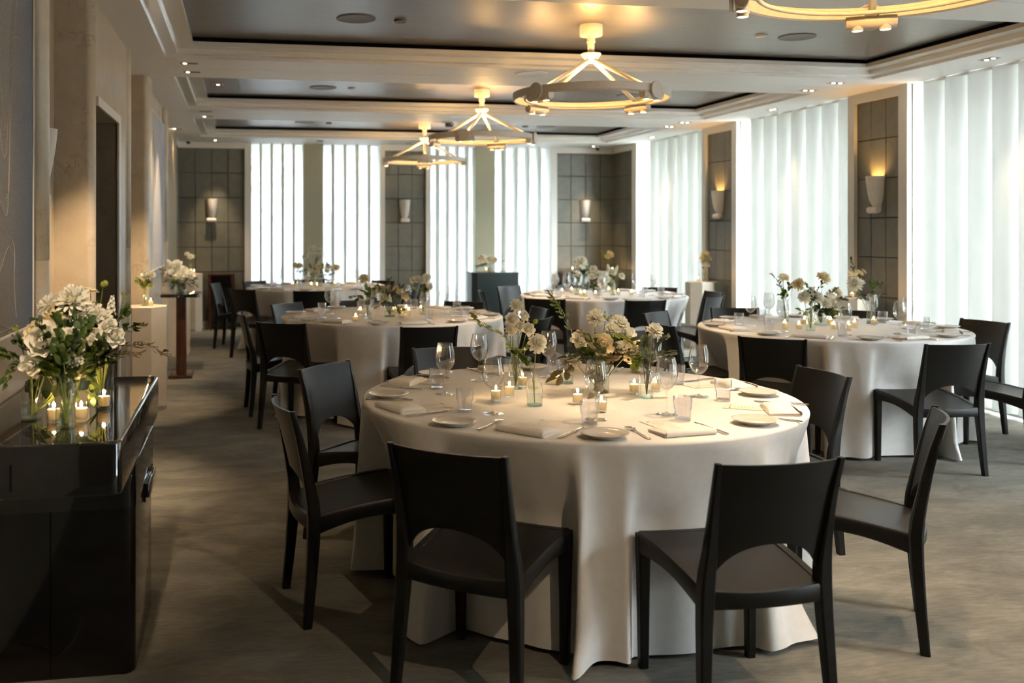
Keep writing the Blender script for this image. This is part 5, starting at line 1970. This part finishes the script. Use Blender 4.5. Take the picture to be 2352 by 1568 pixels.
cfl('rose', -.620, 3.25, 1.110, .060, cb, 'biggest white rose at left ' + BQ, (-.35, -.8, .3), sr=.003)
cfl('cream_rose', -.660, 3.30, 1.130, .042, ca, 'cream rose behind the biggest rose ' + BQ, (-.6, -.6, .4))
cfl('cream_dahlia', -.615, 3.32, 1.170, .048, cc, 'flat cream dahlia at left ' + BQ, (-.2, -.35, 1))
for i, (x, y, z, s) in enumerate(((-.500, 3.40, 1.180, .050), (-.535, 3.40, 1.150, .042), (-.470, 3.42, 1.165, .038), (-.52, 3.36, 1.195, .036), (-.58, 3.28, 1.06, .034), (-.53, 3.24, 1.05, .03), (-.575, 3.35, 1.165, .034), (-.60, 3.28, 1.15, .03))):
    cfl('ruffled', x, y, z, s, cc if i < 3 else cb, 'one of the white ruffled blooms ' + BQ, (rnd.uniform(-.4, .5), -.7, .6), gk(0))
for i, (x, y, z, s) in enumerate(((-.460, 3.36, 1.140, .021), (-.440, 3.37, 1.150, .022), (-.480, 3.34, 1.125, .019), (-.492, 3.3, 1.105, .018))):
    cfl('rose', x, y, z, s, cd, 'one of the small white spray roses right of centre ' + BQ, (.2, -.8, .6), 'spray roses of the console bouquet')
cfl('stock', -.447, 3.45, 1.215, .075, cd, 'white stock spike at the right ' + BQ, (.15, -.15, 1), sr=.0025)
cfl('stock', -.515, 3.44, 1.165, .07, cd, 'white stock spike in the middle ' + BQ, (.2, -.3, .9), sr=.0025)
cfl('buds', -.408, 3.47, 1.235, .024, cd, 'bud-tipped spray at the upper right ' + BQ, (.4, 0, 1))
cfl('buds', -.72, 3.28, 1.145, .026, ca, 'bud-tipped spray at the far left ' + BQ, (-.8, -.1, .6))
cfl('buds', -.605, 3.34, 1.185, .024, cc, 'bud spray under the left dahlia ' + BQ, (-.2, -.3, 1))
cfl('buds', -.50, 3.42, 1.215, .020, cd, 'bud spray below the yellowish flowers ' + BQ, (.1, -.2, 1))
CG = 'leafy branches of the console bouquet'
CB = [
    ('long leafy branch reaching far left from the console bouquet', ca, [(-.68, 3.30, 1.0), (-.74, 3.26, 1.075), (-.81, 3.2, 1.08), (-.80, 3.05, 1.09)], .014, .028, 40, 'leaf'),
    ('leafy branch drooping at the lower left of the console bouquet', ca, [(-.68, 3.29, 1.0), (-.71, 3.26, 1.04), (-.75, 3.24, .98)], .014, .028, 18, 'leaf'),
    ('olive branch reaching right over the console edge', cd, [(-.48, 3.5, 1.05), (-.40, 3.45, 1.07), (-.33, 3.43, 1.075), (-.255, 3.40, 1.04)], .0075, .042, 26, 'leaf_olive'),
    ('second olive branch below the first at the right of the console bouquet', cd, [(-.48, 3.5, 1.03), (-.42, 3.42, 1.045), (-.36, 3.4, 1.05)], .007, .042, 22, 'leaf_olive'),
    ('bright green sprig at the right edge of the console bouquet', cd, [(-.46, 3.5, 1.1), (-.40, 3.46, 1.13), (-.355, 3.44, 1.14)], .013, .03, 20, 'leaf'),
    ('upright green sprig at the upper right of the console bouquet', cd, [(-.46, 3.48, 1.1), (-.42, 3.46, 1.17), (-.405, 3.46, 1.20)], .012, .028, 20, 'leaf'),
    ('mint-like green sprig in the front of the console bouquet', cb, [(-.55, 3.16, 1.03), (-.565, 3.15, 1.09), (-.57, 3.15, 1.135)], .016, .030, 26, 'leaf'),
    ('green sprig low in the front of the console bouquet', cb, [(-.56, 3.15, 1.0), (-.585, 3.13, 1.04), (-.60, 3.12, 1.05)], .015, .030, 26, 'leaf'),
    ('dark broad-leaved sprig hanging in front of the cylinder vase', cd, [(-.50, 3.5, 1.03), (-.515, 3.38, 1.0), (-.505, 3.35, .93)], .022, .055, 10, 'leaf_dark'),
    ('dark broad-leaved sprig hanging between the console bottles', cc, [(-.60, 3.34, 1.02), (-.575, 3.27, .99), (-.56, 3.25, .94)], .022, .055, 10, 'leaf_dark'),
    ('dark broad-leaved sprig behind the leftmost console bottle', cc, [(-.62, 3.36, 1.02), (-.655, 3.34, .99), (-.66, 3.34, .93)], .022, .055, 9, 'leaf_dark'),
    ('dense green sprig in the centre of the console bouquet', cc, [(-.57, 3.35, 1.04), (-.555, 3.3, 1.1), (-.555, 3.3, 1.16)], .013, .032, 30, 'leaf_dark'),
    ('rosemary-like dark sprig right of centre in the console bouquet', cd, [(-.50, 3.48, 1.05), (-.485, 3.42, 1.09), (-.475, 3.40, 1.12)], .006, .045, 40, 'leaf_dark'),
    ('fine dark sprig fanning right in the console bouquet', cd, [(-.50, 3.46, 1.04), (-.46, 3.38, 1.05), (-.43, 3.34, 1.06)], .006, .048, 40, 'leaf_dark'),
    ('green sprig rising behind the dahlias of the console bouquet', cc, [(-.60, 3.4, 1.1), (-.595, 3.4, 1.17), (-.60, 3.4, 1.21)], .012, .03, 22, 'leaf'),
    ('green sprig behind the biggest rose of the console bouquet', cc, [(-.62, 3.37, 1.05), (-.65, 3.32, 1.09), (-.67, 3.3, 1.1)], .014, .032, 26, 'leaf'),
    ('yellow-green drooping sprig right of the console candle', cd, [(-.50, 3.45, 1.0), (-.49, 3.3, .98), (-.475, 3.27, .92)], .010, .03, 14, 'leaf_lime'),
]
for i, (lab, ft, pth, lw, ll, n, mat) in enumerate(CB):
    leafy('leafy_branch', lab, 'foliage', CG, [ft] + pth, lw, ll, n, mat, 'twig' if 'olive' in mat else 'stem', 60 + i, start=.40)


for i in range(26):
    a_ = i * 2.39996
    q_ = .05 + .075 * ((i * 53) % 17) / 17
    x_, y_ = -.565 + 1.25 * q_ * cos(a_), 3.27 + q_ * sin(a_)
    z_ = 1.02 + .20 * ((i * 29) % 23) / 23
    leafy('leafy_sprig', 'one of the short leafy sprigs filling the console bouquet', 'foliage', 'short sprigs filling the console bouquet',
          [(cb, cc, cd, ca)[i % 4], (-.56 + .4 * (x_ + .56), 3.3 + .4 * (y_ - 3.3), .99), (x_, y_, z_)], .0115, .028, 24, ('leaf', 'leaf_dark', 'leaf')[i % 3], 'stem', 200 + i, start=.5)

# ------------------------------------------------------------------ pedestals, bar table, cabinets, lectern
def octagon(cx_, cyy, w_, rot=22.5):
    r = w_ / 2 / cos(pi / 8)
    return [(cx_ + r * cos(R(rot + 45 * k)), cyy + r * sin(R(rot + 45 * k))) for k in range(8)]


def pedestal(x, y, w_, h, label):
    t = thing('pedestal', label, 'pedestal', (x, y, 0), 0, 'octagonal stone pedestals')
    m = MB()
    m.prism(octagon(0, 0, w_), .035, h, None, .003)
    obj('shaft', m, 'pedestal', t, smooth=False)
    m = MB()
    m.prism(octagon(0, 0, w_ - .02), .0, .035)
    obj('plinth', m, 'pedestal', t, smooth=False)


pedestal(-.805, 8.20, .36, .845, 'octagonal stone pedestal with a small bottle, just beyond the passage')
pedestal(-.80, 11.66, .36, .70, 'octagonal stone pedestal directly behind the bar table')
pedestal(-.745, 14.36, .32, .835, 'pale pedestal in the far left corner')
pedestal(5.66, 14.40, .30, .815, 'pale pedestal in the far right corner')
pedestal(5.63, 11.20, .36, .825, 'pale pedestal before the farther right-hand pier')
pedestal(5.60, 8.12, .34, .845, 'pale pedestal before the nearer right-hand pier')

t = thing('bar_table', 'narrow dark pedestal bar table with square top along the stone wall', 'table', (-.612, 9.95, 0))
obj('tabletop', MB().prism(rrect(-.19, .19, -.24, .24, .03, 5), .805, .836, None, .006, .004), 'lacquer', t, ang=30)
obj('post', MB().prism(rrect(-.05, .05, -.05, .05, .02, 4), .03, .805), 'wood', t, ang=30)
obj('foot_plate', MB().prism(rrect(-.115, .115, -.19, .19, .02, 4), 0, .032, None, .006), 'wood', t, ang=30)
for i, (x0, x1, lab) in enumerate(((-.51, -.125, 'low dark wood cabinet with smoked glass front, far left'), (4.93, 5.37, 'low dark wood cabinet in the far right corner'))):
    t = thing('side_cabinet', lab, 'cabinet', (x0, 14.42, 0))
    wd = x1 - x0
    m = MB()
    m.box(0, .045, 0, .24, 0, .82)
    m.box(wd - .045, wd, 0, .24, 0, .82)
    m.box(.045, wd - .045, 0, .24, .80, .82)
    obj('frame', m, 'wood', t, smooth=False)
    obj('glass_door', MB().box(.045, wd - .045, .02, .03, .10, .66), 'smoked', t, smooth=False)
    obj('drawer', MB().box(.045, wd - .045, .005, .24, .66, .80), 'lacquer', t, smooth=False)
    obj('back_panel', MB().box(.045, wd - .045, .21, .24, .10, .66), 'smoked', t, smooth=False)
    obj('shelf', MB().box(.045, wd - .045, .03, .21, .38, .40), 'wood', t, smooth=False)
t = thing('lectern', 'dark teal-black box lectern before the back windows with flowers on top', 'lectern', (3.17, 13.1, 0))
obj('body', MB().prism([(0, .10), (.06, 0), (.655, 0), (.655, .40), (0, .40)], .02, .855), 'teal', t, smooth=False)
obj('top', MB().prism([(-.01, .09), (.055, -.012), (.667, -.012), (.667, .41), (-.01, .41)], .855, .872), 'teal', t, smooth=False)
obj('plinth', MB().prism([(.02, .11), (.07, .02), (.64, .02), (.64, .39), (.02, .39)], 0, .02), 'black_plastic', t, smooth=False)


def stand_posy(base, zt, vk, h, r, where, blooms, greens):
    posy('x', base, vk, h, r, where, blooms, greens, '', zt=zt)


stand_posy((-.80, 8.20), .845, 'milk', .13, .028, ('small clear bottle on the pedestal beyond the passage', 'on the pedestal beyond the passage'),
           [('ruffled', .03, 0, .25, .032), ('ruffled', .06, 0, .255, .03), ('rose', .0, 0, .245, .028)], [(-.06, 0, .22, .012, .04, 14, 'leaf_lime'), (.02, 0, .19, .012, .05, 14, 'leaf_lime'), (-.01, 0, .17, .012, .04, 10, 'leaf_lime'), (.05, 0, .17, .01, .04, 10, 'leaf_lime')])
stand_posy((-.62, 9.93), .836, 'cylinder', .10, .055, ('wide glass vase on the dark bar table', 'on the dark bar table'),
           [('stock', -.10, 0, .30, .11), ('ruffled', -.03, 0, .28, .055), ('rose', .0, -.04, .17, .05), ('rose', .09, -.03, .18, .045), ('ruffled', -.06, 0, .21, .05), ('rose', -.10, -.03, .2, .04), ('rose', .03, 0, .22, .045), ('bud', -.06, -.05, .14, .03)],
           [(-.19, 0, .24, .009, .07, 16, 'leaf_dark'), (.16, 0, .08, .009, .07, 16, 'leaf_dark'), (.14, 0, .14, .009, .06, 16, 'leaf_dark'), (-.14, 0, .13, .01, .05, 14, 'leaf_olive'), (.02, -.06, .07, .014, .05, 14, 'leaf_dark'), (-.08, -.05, .08, .014, .05, 12, 'leaf')])
stand_posy((-.75, 14.34), .835, 'tall', .15, .028, ('clear bottle on the pale pedestal, far left corner', 'on the pale pedestal, far left corner'),
           [('rose', .0, -.02, .24, .045), ('rose', -.05, 0, .28, .03)], [(-.12, 0, .29, .01, .04, 10, 'leaf'), (.08, 0, .28, .01, .04, 10, 'leaf')])
stand_posy((5.66, 14.38), .815, 'tall', .13, .028, ('clear bottle on the pale pedestal, far right corner', 'on the pale pedestal, far right corner'),
           [('cream_rose', .02, 0, .27, .05), ('cream_dahlia', .05, 0, .25, .04), ('cream_rose', -.02, 0, .22, .04)], [(-.1, 0, .32, .014, .05, 10, 'leaf_lime'), (-.05, 0, .18, .014, .05, 10, 'leaf_lime')])
stand_posy((5.68, 11.20), .825, 'tall', .13, .030, ('clear bottle on the pedestal before the farther pier', 'on the pedestal before the farther pier'),
           [('cream_dahlia', .0, 0, .34, .05), ('cream_rose', .03, 0, .28, .045), ('cream_rose', -.03, 0, .28, .04), ('rose', -.01, -.02, .21, .045), ('rose', .02, 0, .22, .035)], [(.05, 0, .26, .012, .04, 8, 'leaf_lime'), (-.04, 0, .24, .01, .04, 8, 'leaf')])
stand_posy((5.64, 8.12), .845, 'tall', .15, .028, ('clear bottle on the pedestal before the nearer pier', 'on the pedestal before the nearer pier'),
           [('daisy', -.04, 0, .215, .045), ('daisy', .03, 0, .22, .04), ('daisy', .07, 0, .235, .03)], [(-.07, 0, .36, .009, .03, 18, 'leaf_dark'), (.0, 0, .17, .014, .04, 14, 'leaf'), (.03, 0, .18, .014, .04, 12, 'leaf_lime')])
stand_posy((3.45, 13.3), .872, 'cylinder', .11, .05, ('clear vase on top of the dark lectern', 'on top of the dark lectern'),
           [('ruffled', -.09, 0, .19, .06), ('dahlia', .0, 0, .18, .055), ('ruffled', -.15, 0, .16, .045), ('cream_rose', .06, 0, .17, .045)], [(.17, 0, .22, .016, .05, 14, 'leaf'), (-.18, 0, .07, .016, .05, 14, 'leaf_dark'), (.2, 0, .15, .016, .05, 14, 'leaf_dark'), (-.12, -.03, .1, .016, .05, 12, 'leaf_dark')])
vase('tall', (3.64, 13.3, .872), 'empty clear bottle beside the vase on the lectern', None, h=.16, r=.032, water=.3)
for x, y, z, tx, pw in ((-.745, 8.14, .845, 'on the pedestal beyond the passage', .5), (-.70, 14.27, .835, 'on the pale pedestal, far left corner', .4), (5.70, 14.31, .815, 'on the pale pedestal, far right corner', .4),
                        (5.12, 14.52, .82, 'on the cabinet in the far right corner', .4), (5.55, 11.12, .825, 'on the pedestal before the farther pier', .5), (5.53, 8.03, .845, 'on the pedestal before the nearer pier', .5),
                        (3.38, 13.2, .872, 'on top of the dark lectern', .3)):
    dup(VOT, (x, y, z), 0, 'lit votive candle ' + tx, 'votive candles on stands along the walls')
    light('candle_light', 'POINT', (x, y, z + .064), pw, CANDLE, .008)
cm = MB()
cm.tube([(-.90, 2.95, .004), (-.70, 3.03, .004), (-.62, 3.12, .004), (-.585, 3.0, .004), (-.58, 2.8, .004)], .004, 8)
tag(obj('power_cable', cm, 'cable'), 'beige cable on the carpet in front of the black console', 'cable')
